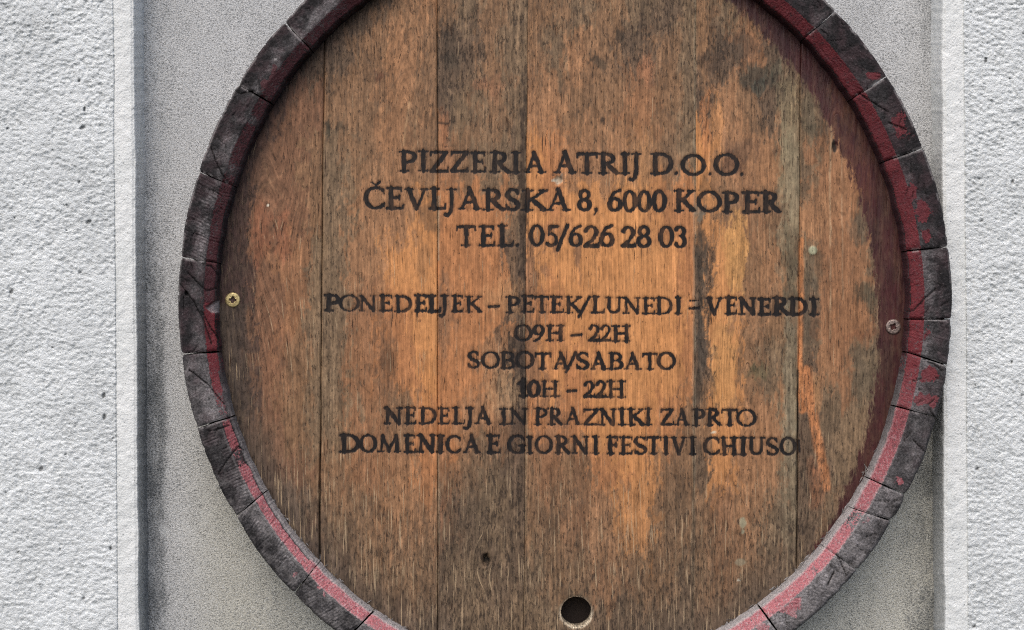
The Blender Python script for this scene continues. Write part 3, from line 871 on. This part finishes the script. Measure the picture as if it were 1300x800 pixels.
for li, (a, b, txt) in enumerate(LINES):
    for ci, tok in enumerate(txt.split('|')):
        ch, x0, x1 = tok.split(' ')
        x0 = float(x0); x1 = float(x1)
        xm = (x0 + x1) / 2; f = (xm - a[0]) / (b[0] - a[0])
        top = a[1] + (b[1] - a[1]) * f; base = a[2] + (b[2] - a[2]) * f
        rr = random.Random(li * 97 + ci)
        H = base - top; base += rr.uniform(-.5, .5); H *= rr.uniform(.97, 1.03)
        extra = HEAVY.get((li, ci), 0.0) * .6 + rr.uniform(-.05, .2)
        sk = rr.uniform(-.02, .02)
        for st in G[ch]:
            for p, q_ in zip(st[:-1], st[1:]):
                segs.append((x0 + (p[0] + sk * p[1]) * (x1 - x0), base - p[1] * H, x0 + (q_[0] + sk * q_[1]) * (x1 - x0), base - q_[1] * H, p[2] * H + extra, q_[2] * H + extra))
# smears and second brush marks the photograph shows
for x0, y0, x1, y1, w in [(529.5, 396, 530, 402, 1.0), (613, 180, 0, 0, 0), (876, 382, 886, 381.5, 1.2), (797.5, 431, 798.5, 437, 1.0), (1014, 560, 1015, 574, 1.7), (868, 383, 880, 383, -1),
                          (564.5, 187, 568, 186, .6), (704, 222.5, 701, 222.3, .6), (738, 401, 738.5, 405, .8)]:
    if w > 0: segs.append((x0, y0, x1, y1, w, w))


def ink_field(X, Y):
    sd = np.full(X.shape, -9.0)
    xs = X[:, 0]; ys = Y[0, :]
    for x0, y0, x1, y1, w0, w1 in segs:
        m = 8.5
        i0 = np.searchsorted(xs, min(x0, x1) - m); i1 = np.searchsorted(xs, max(x0, x1) + m)
        j0 = np.searchsorted(ys, min(y0, y1) - m); j1 = np.searchsorted(ys, max(y0, y1) + m)
        if i1 <= i0 or j1 <= j0: continue
        xx = X[i0:i1, j0:j1]; yy = Y[i0:i1, j0:j1]
        vx, vy = x1 - x0, y1 - y0
        tt = np.clip(((xx - x0) * vx + (yy - y0) * vy) / (vx * vx + vy * vy + 1e-9), 0, 1)
        dist = np.hypot(xx - x0 - tt * vx, yy - y0 - tt * vy) - (w0 + (w1 - w0) * tt)
        sd[i0:i1, j0:j1] = np.maximum(sd[i0:i1, j0:j1], -dist)
    return sd


# ------------------------------------------------------------------ head planks
PAL = {'O': ((200, 132, 72), .18), 'o': ((180, 116, 68), .3), 'T': ((160, 112, 76), .48), 'B': ((136, 99, 70), .55), 'R': ((148, 101, 68), .45),
       'G': ((127, 101, 77), .66), 'D': ((105, 82, 65), .82), 'K': ((66, 53, 44), 1.05), 'g': ((140, 120, 95), .5), 'p': ((70, 50, 46), .8), 'r': ((128, 88, 64), .5)}
PLANKS = [
    # x of the joints at y=0 and y=800, colour columns, 13 rows of codes top to bottom
    (262, 262, 412.0, 405.0, (305, 335, 375, 402), "pppD ppDD pprr prrB prrB prRG prRG prBG prBG prrB pBBB pDBB pDDp".split()),
    (412.0, 405.0, 555.5, 556.0, (420, 465, 510, 548), "DDBT DBTB BBTB GBTB GTTO GTOO GRoO GRoO GRBo BRTo BBTT rBBB DBrD".split()),
    (555.5, 556.0, 670.0, 665.0, (564, 592, 630, 660), "BGBG DDBG DGBG RBGG oooG oooD RooD ooTK oTTD RBGD rDGD DGDD DGGG".split()),
    (670.0, 665.0, 884.0, 880.0, (676, 700, 730, 770, 810, 845, 875), "BBGBGDG BGTBDBG TTBBRBG OoTTBBG OoOOOoo ROOOOOo RoOOOOo ROoOOOo oRoOOoB BRBoOBB BBRTOBB GBBRBBD GGGDDDD".split()),
    (884.0, 880.0, 1017.0, 1011.0, (890, 918, 950, 980, 1006), "BGBDp BDRDD DTBDG OTTTg OBRBg DOBTG DOTBG DOBGG BOTTg DOTTg BRTGg BRBBG BBBBG".split()),
    (1017.0, 1011.0, 1172, 1172, (1022, 1045, 1070, 1095, 1120), "ppppp DDppp GDTRp GRRRB TTRRG GRRRG GRRRG DTRGG DGGGG DDGGD DBGDp GGDpp GDppp".split()),
]
BLOBS = [  # cx, cy, rx, ry, colour, opacity, softness(0 hard..1 soft)
    (417, 163, 7, 14, (48, 48, 40), .8, .8), (433, 163, 7, 4, (60, 55, 45), .6, .8), (572, 55, 9, 32, (66, 54, 44), .6, .9), (575, 78, 12, 12, (66, 56, 46), .6, .9),
    (786, 44, 6, 8, (52, 46, 40), .75, .8), (760, 84, 11, 6, (66, 60, 50), .6, .9), (763, 150, 4, 5, (56, 42, 34), .8, .7), (752, 76, 6, 3, (60, 50, 42), .7, .6),
    (962, 98, 20, 16, (66, 64, 56), .8, .6), (964, 112, 8, 11, (70, 70, 62), .8, .5), (985, 90, 10, 16, (92, 88, 74), .7, .8), (943, 60, 26, 16, (70, 58, 50), .55, .9), (905, 76, 16, 14, (72, 54, 44), .6, .9),
    (942, 190, 20, 13, (92, 68, 56), .5, .9), (927, 208, 16, 14, (92, 60, 48), .6, .7), (1060, 187, 4.5, 7, (34, 30, 26), .95, .4), (1043, 200, 4, 14, (60, 54, 42), .5, .8),
    (617, 711, 5, 7.5, (16, 15, 14), 1.0, .2), (617, 726, 1.0, 14, (40, 30, 24), .6, .6), (928, 322, 2.8, 17, (64, 44, 30), .85, .4), (933, 331, 3, 8, (56, 42, 34), .85, .5), (923, 305, 1.6, 9, (60, 42, 30), .7, .5),
    (664, 250, 4.5, 150, (56, 42, 34), .85, .8), (662, 420, 5, 60, (62, 46, 38), .7, .9), (661, 520, 11, 50, (66, 50, 42), .6, 1), (651, 200, 3, 60, (84, 66, 54), .6, .8), (640, 560, 22, 40, (88, 66, 54), .45, 1),
    (652, 300, 4, 100, (140, 104, 74), .4, 1),
    (545, 275, 14, 22, (104, 80, 62), .6, 1), (490, 460, 10, 45, (108, 78, 58), .5, 1), (497, 455, 8, 20, (92, 68, 50), .45, 1), (548, 210, 10, 30, (110, 82, 62), .5, 1), (538, 330, 8, 30, (120, 88, 62), .4, 1),
    (890, 320, 6, 60, (70, 60, 52), .8, .8), (890, 430, 6, 40, (68, 60, 54), .85, .8), (886, 500, 4, 40, (70, 58, 48), .7, .8), (888, 270, 5, 12, (120, 112, 100), .6, .7), (895, 240, 6, 20, (80, 66, 52), .5, 1),
    (1003, 345, 9, 42, (76, 74, 60), .6, .8), (1003, 480, 9, 90, (126, 116, 98), .65, .6), (1000, 230, 12, 60, (132, 118, 94), .55, .9), (1000, 140, 14, 50, (120, 108, 84), .55, .9), (964, 472, 14, 9, (92, 88, 62), .55, .9), (960, 470, 5, 5, (60, 62, 44), .6, .8),
    (1032, 345, 12, 26, (92, 82, 66), .5, .8), (1028, 400, 12, 50, (78, 68, 58), .6, .8), (1096, 372, 12, 12, (74, 66, 52), .7, .8), (1106, 380, 8, 12, (78, 70, 56), .6, .8), (1098, 278, 11, 26, (98, 88, 74), .6, .7), (1090, 290, 14, 16, (96, 84, 70), .5, .9),
    (1027, 150, 9, 34, (92, 84, 68), .6, .9), (1035, 165, 14, 10, (80, 70, 56), .6, .8), (1100, 470, 20, 40, (84, 78, 66), .5, 1), (1050, 520, 16, 40, (88, 74, 60), .4, 1),
    (1095, 425, 30, 5, (136, 84, 56), .4, .8),
    (705, 318, 3, 14, (104, 72, 56), .6, .8), (733, 320, 5, 22, (112, 80, 62), .7, .8), (736, 348, 4, 14, (120, 84, 62), .5, .8),
    (750, 570, 6, 10, (140, 94, 60), .5, .8), (735, 625, 10, 40, (126, 88, 64), .5, 1), (704, 630, 8, 50, (120, 86, 60), .5, 1), (792, 575, 18, 16, (190, 126, 68), .5, 1),
    (600, 640, 30, 70, (96, 78, 62), .45, 1), (570, 700, 14, 60, (84, 70, 58), .4, 1), (855, 640, 24, 40, (104, 78, 58), .5, 1),
    (700, 410, 6, 80, (186, 118, 68), .4, 1), (960, 350, 14, 30, (150, 108, 74), .3, 1), (610, 105, 10, 8, (150, 100, 70), .6, .8), (628, 112, 10, 14, (150, 100, 72), .5, .9), (822, 88, 10, 20, (164, 106, 72), .6, .9),
    (565, 160, 6, 24, (160, 102, 68), .5, .9), (850, 190, 10, 20, (120, 96, 74), .4, 1), (330, 290, 12, 40, (150, 88, 58), .55, 1), (358, 300, 10, 34, (156, 92, 62), .5, 1),
    (350, 470, 14, 60, (148, 96, 66), .3, 1), (333, 200, 14, 60, (112, 82, 64), .4, 1),
    (480, 98, 5, 5, (108, 66, 48), .7, .5), (390, 655, 26, 34, (86, 68, 56), .5, 1), (365, 640, 26, 22, (100, 84, 74), .6, .8), (398, 695, 8, 18, (90, 56, 52), .8, .7), (395, 670, 10, 14, (130, 82, 60), .6, .7),
    (1000, 620, 12, 90, (108, 96, 80), .4, 1), (330, 590, 18, 50, (98, 76, 60), .5, 1), (430, 700, 30, 40, (104, 82, 66), .5, 1), (640, 380, 24, 22, (186, 134, 88), .5, 1), (640, 500, 20, 30, (186, 146, 108), .45, 1),
    (810, 260, 34, 80, (204, 138, 76), .3, 1), (935, 320, 16, 50, (206, 146, 78), .75, .35), (910, 165, 8, 40, (194, 130, 74), .6, .8), (895, 160, 6, 45, (192, 120, 66), .6, .7), (920, 470, 16, 60, (200, 140, 76), .6, .7), (915, 420, 12, 20, (194, 134, 76), .5, .8),
    (1045, 470, 0.1, .1, (0, 0, 0), 0, 1),
]
STROKES = [  # polyline, half width, colour, opacity, edge softness px
    ([(1017.5, 305), (1016.5, 400), (1016, 450), (1017, 522)], 3.4, (196, 122, 66), .85, 1.6),
    ([(1024, 470), (1030, 515), (1038, 560), (1046, 600), (1048, 618)], 6.0, (190, 118, 66), .9, 2.5), ([(1036, 480), (1038, 520)], 3.5, (180, 128, 82), .6, 2.0), ([(1017, 500), (1020, 520)], 4.5, (192, 118, 64), .9, 2.0),
    ([(1035, 600), (1040, 625), (1034, 640)], 7.0, (150, 94, 60), .6, 4.0), ([(1030, 585), (1036, 640)], 5, (140, 88, 58), .5, 4.0),
    ([(1012.5, 470), (1011.5, 600), (1011, 735)], 1.0, (20, 16, 14), .9, 1.0), ([(407, 560), (405.5, 720)], .9, (24, 18, 16), .85, .9), ([(556, 40), (556, 210)], .8, (34, 26, 22), .7, 1.0), ([(883, 0), (880, 800)], 1.5, (156, 146, 128), .35, 1.0), ([(556, 560), (556.5, 690)], 1.6, (150, 134, 112), .5, 1.0), ([(556, 250), (556, 330)], 1.4, (150, 140, 122), .6, 1.0),
    ([(668, 480), (667, 680)], 0.9, (186, 160, 130), .5, .8), ([(497, 0), (498, 90)], 0.6, (90, 62, 44), .6, .8), ([(846, 180), (846, 240)], .6, (90, 60, 40), .5, .8), ([(820, 530), (820, 600)], .6, (74, 48, 34), .7, .8),
    ([(330, 240), (352, 226), (372, 205), (398, 185)], 1.0, (160, 116, 84), .35, 2.0), ([(330, 190), (345, 235), (362, 252)], 1.0, (158, 116, 84), .3, 2.0),
    ([(455, 485), (470, 500)], .5, (60, 40, 28), .6, .8), ([(468, 150), (512, 92)], .7, (96, 72, 54), .45, 1.0), ([(512, 185), (520, 130)], .8, (196, 158, 116), .35, 1.2), ([(524, 190), (530, 140)], .8, (196, 158, 116), .3, 1.2),
    ([(1054, 0), (1054, 430)], 0.5, (196, 170, 136), .45, .8), ([(1068, 60), (1070, 380)], 0.45, (190, 160, 130), .35, .8),
    ([(876, 168), (882, 163)], 1.0, (40, 32, 26), .85, .8), ([(897, 146), (901, 143)], .9, (44, 34, 28), .8, .8), ([(898, 20), (900, 50), (908, 66)], .8, (52, 42, 36), .7, .8), ([(557, 156), (568, 157)], 1.3, (50, 40, 32), .8, .8),
]
SPECKS = [  # crisp spots painted or chipped: x, y, rx, ry, colour
    (1032, 318, 5.6, 5.6, (158, 158, 132)), (943, 664, 5.0, 7.5, (150, 142, 118)), (943, 675, 2.6, 3.4, (146, 140, 118)), (940, 714, 7, 5, (134, 120, 100)), (961, 10, 0.1, .1, (30, 20, 20)),
    (709, 229, 5.2, 5.6, (168, 146, 126)), (704, 229, 4.0, 2.2, (184, 172, 158)), (713, 224, 2.4, 4.2, (126, 104, 88)), (938, 737, 3, 1.2, (190, 184, 172)), (607, 458, 3.2, .9, (214, 196, 170)), (906, 549, 3.2, 1.3, (206, 190, 170)), (340, 261, 1.1, 1.1, (220, 210, 196)),
]
HOLE = (731.5, 777.0, 19.5)


def bic(codes, cx, X, Y):
    C = np.array([[lin(PAL[c][0]) for c in row] for row in codes]); Wx = np.array([[PAL[c][1] for c in row] for row in codes])
    cx = np.array(cx, float)
    fy = np.clip(Y / (800 / 12.0), 0, 11.999); j = fy.astype(int); v = fy - j; v = v * v * (3 - 2 * v)
    xx = np.clip(X, cx[0], cx[-1] - 1e-3); i = np.clip(np.searchsorted(cx, xx, 'right') - 1, 0, len(cx) - 2)
    u = (xx - cx[i]) / (cx[i + 1] - cx[i])
    na = np.clip((fbm(X / 5.5, Y / 17, 801, 5, .7) - .5) * 2.4 + .5, .12, .88); nb = np.clip((fbm(X / 5.0, Y / 21, 811, 5, .7) - .5) * 2.4 + .5, .12, .88)
    u = .25 * u + .75 * sst(na - .11, na + .11, u); v = .25 * v + .75 * sst(nb - .11, nb + .11, v)
    def lerp(A):
        s = (lambda q: q[..., None]) if A.ndim == 3 else (lambda q: q)
        return (A[j, i] * s(1 - u) + A[j, i + 1] * s(u)) * s(1 - v) + (A[j + 1, i] * s(1 - u) + A[j + 1, i + 1] * s(u)) * s(v)
    return lerp(C), lerp(Wx)


def ring_dist(X, Y):
    """distance inwards from the inner edge of the staves, in pixels"""
    TH = np.arctan2(Y - BY, X - BX)
    _, _, r = ell(TH, 0.0 * TH)
    return r - np.hypot(X - BX, Y - BY), TH


plank_objs = []


def build_plank(spec, k):
    x0t, x0b, x1t, x1b, cx, codes = spec
    GJ = [0, .5, .34, .08, .12, .32, 0]
    step = 1.35
    n = int((max(x1t, x1b) - min(x0t, x0b)) / step)
    F = np.concatenate([[0, .35 / n, 1.0 / n], np.linspace(0, 1, n)[2:-2], [1 - 1.0 / n, 1 - .35 / n, 1]])
    ys = np.arange(-112, 882, 1.5)
    Yg = np.tile(ys, (len(F), 1))
    tt = Yg / 800.0
    wobL = (vn(ys / 60, 0 * ys + k, 500) - .5) * 1.4; wobR = (vn(ys / 60, 0 * ys + k + 1, 500) - .5) * 1.4
    xl = x0t + (x0b - x0t) * tt + wobL + GJ[k] + (.45 * sst(430, 640, ys) if k in (1, 5) else 0); xr = x1t + (x1b - x1t) * tt + wobR - GJ[k + 1] - (.45 * sst(430, 640, ys) if k in (0, 4) else 0)
    Xg = xl + (xr - xl) * F[:, None]
    rd, TH = ring_dist(Xg, Yg)
    # colours: broad stains with a wandering outline
    wxp = Xg + 26 * (fbm(Xg / 22, Yg / 60, 520 + k, 4, .6) - .5); wyp = Yg + 70 * (fbm(Xg / 16, Yg / 70, 540 + k, 4, .6) - .5)
    col, wx = bic(codes, cx, wxp, wyp)
    bn = (fbm(Xg / 3.6, Yg / 12, 821, 5, .72) - .5) * 1.9
    bx = Xg + 12 * (fbm(Xg / 7, Yg / 22, 560, 4, .65) - .5); by = Yg + 22 * (fbm(Xg / 6, Yg / 26, 570, 4, .65) - .5)
    for (x, y, rx, ry, c, op, so_) in BLOBS:
        if x + rx * 3 < x0t - 12 or x - rx * 3 > x1t + 12: continue
        d = np.hypot((bx - x) / rx, (by - y) / ry)
        m = op * sst(1.0 + so_ * 0.35, 1.0 - so_ * 0.4, d + bn * (.4 + .6 * so_))
        col = col * (1 - m[..., None]) + lin(c) * m[..., None]
    b2x = Xg + 3 * (fbm(Xg / 4, Yg / 20, 580, 2) - .5)
    for (pts, hw, c, op, sf) in STROKES:
        d = seg_d(b2x, Yg, pts)
        m = op * sst(hw + sf, max(hw - sf, 0), d)
        col = col * (1 - m[..., None]) + lin(c) * m[..., None]
    depth = np.full_like(Xg, DHEAD)
    s2x = Xg + 2.2 * (fbm(Xg / 3.5, Yg / 3.5, 590, 2) - .5); s2y = Yg + 2.2 * (fbm(Xg / 3.5, Yg / 3.5, 595, 2) - .5)
    speck = np.zeros_like(Xg)
    for (x, y, rx, ry, c) in SPECKS:
        ux, uy = (Xg, Yg) if (x, y) == (1032, 318) else (s2x, s2y)
        m = .92 * sst(1.15, .8, np.hypot((ux - x) / rx, (uy - y) / ry))
        col = col * (1 - m[..., None]) + lin(c) * m[..., None]
        speck = np.maximum(speck, m)
    low_ = sst(540, 730, Yg); up_ = sst(190, 60, Yg)
    wx = (wx + .32 * low_ + .18 * up_) * (1 - speck)
    lowm = low_ * (.30 + .5 * (fbm(Xg / 5, Yg / 40, 671, 4, .7) - .3)) * (1 - speck)
    lowm = np.clip(lowm, 0, 1) * sst(.9, 1.8, np.hypot((Xg - 617) / 5, (Yg - 711) / 7.5))
    col = col * (1 - lowm[..., None]) + lin((104, 86, 69)) * lowm[..., None]
    # grey/dark grime where the head meets the staves, with painted shade under the top rim
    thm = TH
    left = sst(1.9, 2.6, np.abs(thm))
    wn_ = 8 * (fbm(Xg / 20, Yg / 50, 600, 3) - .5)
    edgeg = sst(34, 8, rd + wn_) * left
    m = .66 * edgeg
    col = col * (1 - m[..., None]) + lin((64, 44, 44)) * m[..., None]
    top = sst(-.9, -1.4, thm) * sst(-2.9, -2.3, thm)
    m = .3 * sst(36, 6, rd + wn_ * 1.6) * top  # the rim's shade, painted into the upper head
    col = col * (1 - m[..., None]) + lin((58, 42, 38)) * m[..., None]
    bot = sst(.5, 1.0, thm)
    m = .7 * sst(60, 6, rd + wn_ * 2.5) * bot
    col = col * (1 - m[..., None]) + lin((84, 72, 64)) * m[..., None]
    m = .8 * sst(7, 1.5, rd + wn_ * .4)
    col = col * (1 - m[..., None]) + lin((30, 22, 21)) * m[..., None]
    # wine ring: signed px, >0 inside paint
    a = np.degrees(thm)
    w = np.interp(a, [-180, -95, -78, -70, -52, -38, -20, -5, 4, 20, 32, 45, 60, 180], [-30, -30, -2, 14, 32, 40, 43, 43, 38, 29, 18, 6, -30, -30])
    w = w + 12 * (fbm(Xg / 12, Yg / 24, 620, 5, .7) - .5)
    wine = np.clip(w - rd, -12, 12)
    ink = ink_field(Xg, Yg)
    ink = np.where(rd > 20, ink, -9)
    # relief
    depth = depth + 1.2 * (fbm(Xg / 3.2, Yg / 60, 640, 3, .6) - .5) + 2.2 * (fbm(Xg / 50, Yg / 300, 650 + k, 2) - .5)
    depth = depth + np.clip(ink + 1, 0, 1.5) * 0.35 + [0, .3, -.4, .2, -.3, .5][k]
    ed = np.minimum((Xg - xl), (xr - Xg))
    depth = depth + 1.6 * sst(1.3, 0.0, Xg - xl) * (.25 + 1.5 * GJ[k]) + 1.6 * sst(1.3, 0.0, xr - Xg) * (.25 + 1.5 * GJ[k + 1])
    knot = sst(1.3, .6, np.hypot((s2x - 617) / 5, (s2y - 711) / 7.5)); depth += 7 * knot
    depth += 2.2 * sst(1.2, .5, np.hypot((s2x - 709) / 6, (s2y - 229) / 6)) + 1.8 * sst(1.2, .5, np.hypot((Xg - 1060) / 4, (Yg - 187) / 7))
    depth -= 1.2 * sst(1.1, .9, np.hypot((Xg - 1032), (Yg - 318)) / 5.6)
    # bung hole
    hx, hy, hr = HOLE
    hd = np.hypot(Xg - hx, Yg - hy)
    if k == 3:
        m = sst(hr + 2.8, hr + .8, hd + 2.6 * (fbm(Xg / 3, Yg / 3, 660, 3) - .5)) * (.3 + .6 * sst(-.6, .6, (Yg - hy) / hr))
        col = col * (1 - m[..., None]) + lin((206, 190, 170)) * m[..., None]  # pale raw-wood lip, its lit lower edge painted brighter
        depth += 1.6 * sst(hr + 2.6, hr, hd)
        ring = (hd < hr) & (hd > hr - 2.2)
        ux = (Xg - hx) / np.maximum(hd, .1); uy = (Yg - hy) / np.maximum(hd, .1)
        Xs = np.where(ring, hx + ux * hr, Xg); Ys_ = np.where(ring, hy + uy * hr, Yg)
    else:
        Xs, Ys_ = Xg, Yg
    V = P3(Xs, Ys_, depth).reshape(-1, 3)
    q = gridquads(*Xg.shape)
    keep = (rd > -7.0)
    if k == 3: keep &= hd > hr - 2.2
    kf = keep.ravel()
    q = q[kf[q].all(1)]
    used = np.zeros(len(V), bool); used[q.ravel()] = True
    remap = np.cumsum(used) - 1
    V = V[used]; q = remap[q]
    # outline -> skirt going back 16 px
    e = np.concatenate([q[:, [0, 1]], q[:, [1, 2]], q[:, [2, 3]], q[:, [3, 0]]])
    key = e[:, 0].astype(np.int64) * 4000000 + e[:, 1]; rev = e[:, 1].astype(np.int64) * 4000000 + e[:, 0]
    be = e[~np.isin(key, rev)]
    bv = np.unique(be); mp = {int(v): i for i, v in enumerate(bv)}
    nb = len(V)
    B = V[bv].copy(); kk = (DHEAD + 18) * S; B[:, 1] = kk
    sq = np.array([[e1, e0, nb + mp[int(e0)], nb + mp[int(e1)]] for e0, e1 in be])
    C = {'col': (col.reshape(-1, 3)[used] * ALB * 1.0 / .86), 'wx': wx.ravel()[used], 'ink': np.clip(ink, -9, 9).ravel()[used], 'wine': wine.ravel()[used]}
    fib = (np.clip(.28 + .62 * sst(500, 700, Yg) + .3 * left * sst(200, 400, Yg), 0, 1) * (1 - speck))
    gx = Xg + 9 * (fbm(Xg / 90, Yg / 260, 900 + k, 3) - .5) + [0, .0, .01, -.004, .006, .035][k] * Yg + 700 * k
    for (cx_, cy_, w_, h_, sl_) in [(355, 250, 42, 130, .22), (525, 140, 26, 120, .12), (617, 711, 16, 34, .35), (1075, 190, 30, 120, .10), (960, 470, 26, 60, .12)]:
        if not (xl.min() - 30 < cx_ < xr.max() + 30): continue
        wgt = np.exp(-((Xg - cx_) / w_) ** 2 - ((Yg - cy_) / h_) ** 2)
        gx = gx + wgt * (np.sqrt((Xg - cx_) ** 2 + 16) - (Xg - cx_) + (Yg - cy_) * sl_)
    C['gx'] = gx.ravel()[used]
    C['fib'] = fib.ravel()[used]
    ext = {}
    for kname, arr in C.items():
        add = arr[bv] * (0.4 if kname == 'col' else 1.0)
        if kname == 'ink': add = add * 0 - 9
        ext[kname] = np.concatenate([arr, add])
    # rear board face: the same outline, coarse
    V2 = np.vstack([V, B]); q2 = np.vstack([q, sq])
    # orientation: front must face -Y
    a_, b_, c_ = V[q[0, 0]], V[q[0, 1]], V[q[0, 2]]
    nrm = np.cross(b_ - a_, c_ - a_)
    if nrm[1] > 0: q2 = q2[:, ::-1]
    ob = mesh_obj('plank', V2, q2, M_PLANK, barrel, ext)
    plank_objs.append(ob)
    return ob


for k, sp in enumerate(PLANKS):
    build_plank(sp, k)

# dark disc added behind the head, so that nothing shines through joints or the bung hole rim
M_DARK = mat_plain('added_disc_dark', (52, 42, 36))


def box(name, x0, x1, y0, y1, d0, d1, mat, parent):
    pts = [P3(np.float64(x), np.float64(y), 0) for x in (x0, x1) for y in (y0, y1)]
    v = []
    for dd in (d0, d1):
        for x, y in ((x0, y0), (x1, y0), (x1, y1), (x0, y1)):
            p = P3(np.float64(x), np.float64(y), 0); v.append((p[0], dd * S, p[2]))
    f = [(0, 1, 2, 3)[::-1], (4, 5, 6, 7), (0, 1, 5, 4), (1, 2, 6, 5), (2, 3, 7, 6), (3, 0, 4, 7)]
    return mesh_obj(name, np.array(v), [], mat, parent, polys=[list(q) for q in f], smooth=False)


aa = np.linspace(0, 2 * math.pi, 97)[:-1]
bx_, by_, _ = ell(aa, 0 * aa - 0.05)
bb = np.concatenate([np.stack([(bx_ - 650) * S, 0 * aa + dd * S, (400 - by_) * S], -1) for dd in (62, 70)])
na_ = len(aa)
mesh_obj('added_dark_disc', bb, [], M_DARK, barrel, polys=[list(range(na_)), list(range(2 * na_ - 1, na_ - 1, -1))] + [[i, na_ + i, na_ + (i + 1) % na_, (i + 1) % na_] for i in range(na_)], smooth=False)

# ------------------------------------------------------------------ screws
def build_screw(cx, cy, r, depth, rot, mat, label, seed):
    nr, na = 22, 64
    R = np.concatenate([np.linspace(0, 1, nr), [1.03, 1.04]])
    A = np.linspace(0, 2 * math.pi, na, endpoint=False)
    RR, AA = np.meshgrid(R, A, indexing='ij')
    x = RR * np.cos(AA); y = RR * np.sin(AA)
    c, s = math.cos(rot), math.sin(rot)
    u = x * c + y * s; v = -x * s + y * c
    cross = np.minimum(np.maximum(np.abs(u) - .44, np.abs(v) - .13), np.maximum(np.abs(v) - .44, np.abs(u) - .13))
    cen = np.maximum(np.abs(u), np.abs(v)) - .24
    dd = np.minimum(cross, cen)
    dig = sst(.05, -.05, dd)
    tick = sst(.06, 0, np.minimum(np.abs(u - v), np.abs(u + v)) ) * (RR > .42) * (RR < .68)
    h = -1.6 + .5 * RR ** 2 + dig * 4.2 + tick * .5
    h = h + np.where(RR > .9, (RR - .9) * 9, 0)
    h[-1, :] = 5
    P = P3(cx + x * r, cy + y * r, depth + h)
    nu, nv = RR.shape
    i = np.arange(nu * nv).reshape(nu, nv)
    j = np.roll(i, -1, 1)
    q = np.stack([i[:-1], i[1:], j[1:], j[:-1]], -1).reshape(-1, 4)
    ob = mesh_obj('screw', P.reshape(-1, 3), q, mat, barrel, {'slot': np.clip(dig * 1.1, 0, 1).ravel()})
    ob['label'] = label
    return ob


build_screw(295.5, 381, 9.3, DHEAD - .5, .12, M_BRASS, 'yellowish screw at the left edge of the barrel head', 1)
build_screw(1134, 415, 9.3, DHEAD - .5, .5, M_STEEL, 'dull grey screw on the red painted right edge of the head', 2)

# ------------------------------------------------------------------ crumbling sealant between head and staves, along the lower half
def build_crust():
    r_ = np.random.default_rng(3)
    V = []; Q = []; n = 520
    a = np.linspace(math.radians(18), math.radians(148), n)
    ring_n = 6
    for i, t in enumerate(a):
        x, y, r = ell(np.array(t), np.array(0.0))
        w = 1.0 + 2.2 * float(fbm(np.array(t * 90), np.array(0.), 700, 3)) ** 1.5
        w *= float(sst(math.radians(14), math.radians(35), t)) * 0.6 + .4
        if float(vn(np.array(t * 34), np.array(2.), 720)) < .22: w *= .25
        # section in the corner wall/head: real positions along the inner wall
        kx = 1 + 12 / DP
        X0 = 650 + (float(x) - 650) * kx; Y0 = 400 + (float(y) - 400) * kx
        for m in range(ring_n):
            ph = m / (ring_n - 1) * math.pi / 2
            inn = w * math.cos(ph) * (.7 + .6 * r_.random()); up = w * 1.5 * math.sin(ph) * (.7 + .6 * r_.random())
            rr = -inn
            px = X0 + rr * math.cos(t) + 2.0 * math.cos(t); py = Y0 + rr * math.sin(t) + 2.0 * math.sin(t)
            V.append(((px - 650) * S, (DHEAD + 1 - up) * S, (400 - py) * S))
    Q = gridquads(n, ring_n)
    ob = mesh_obj('sealant_bead', np.array(V), Q, M_CRUST, barrel)
    # torn flakes
    F = []; VV = []
    for k in range(230):
        t = r_.uniform(math.radians(22), math.radians(146))
        x, y, r = ell(np.array(t), np.array(0.0))
        px = float(x) - math.cos(t) * r_.uniform(-1, 9); py = float(y) - math.sin(t) * r_.uniform(-1, 9)
        an = t + math.pi / 2 + r_.normal(0, .7); ln = r_.uniform(1.5, 6); wd = r_.uniform(.3, 1.1)
        d = DHEAD - r_.uniform(.5, 5)
        c, s = math.cos(an), math.sin(an); b = len(VV)
        for (uu, vv, dz) in ((-ln, -wd * .3, 0), (0, -wd, r_.uniform(-1, .5)), (ln, 0, r_.uniform(-2, .5)), (0, wd, r_.uniform(-.5, .8)), (0, 0, 1.6)):
            X = px + uu * c - vv * s; Y = py + uu * s + vv * c
            VV.append(tuple(P3(np.float64(X), np.float64(Y), d + dz)))
        F += [(b, b + 1, b + 2, b + 3), (b, b + 4, b + 1), (b + 1, b + 4, b + 2), (b + 2, b + 4, b + 3), (b + 3, b + 4, b)]
    ob2 = mesh_obj('sealant_flakes', np.array(VV), [], M_CRUST, barrel, polys=[list(f) for f in F], smooth=False)
    ob2['kind'] = 'stuff'


build_crust()
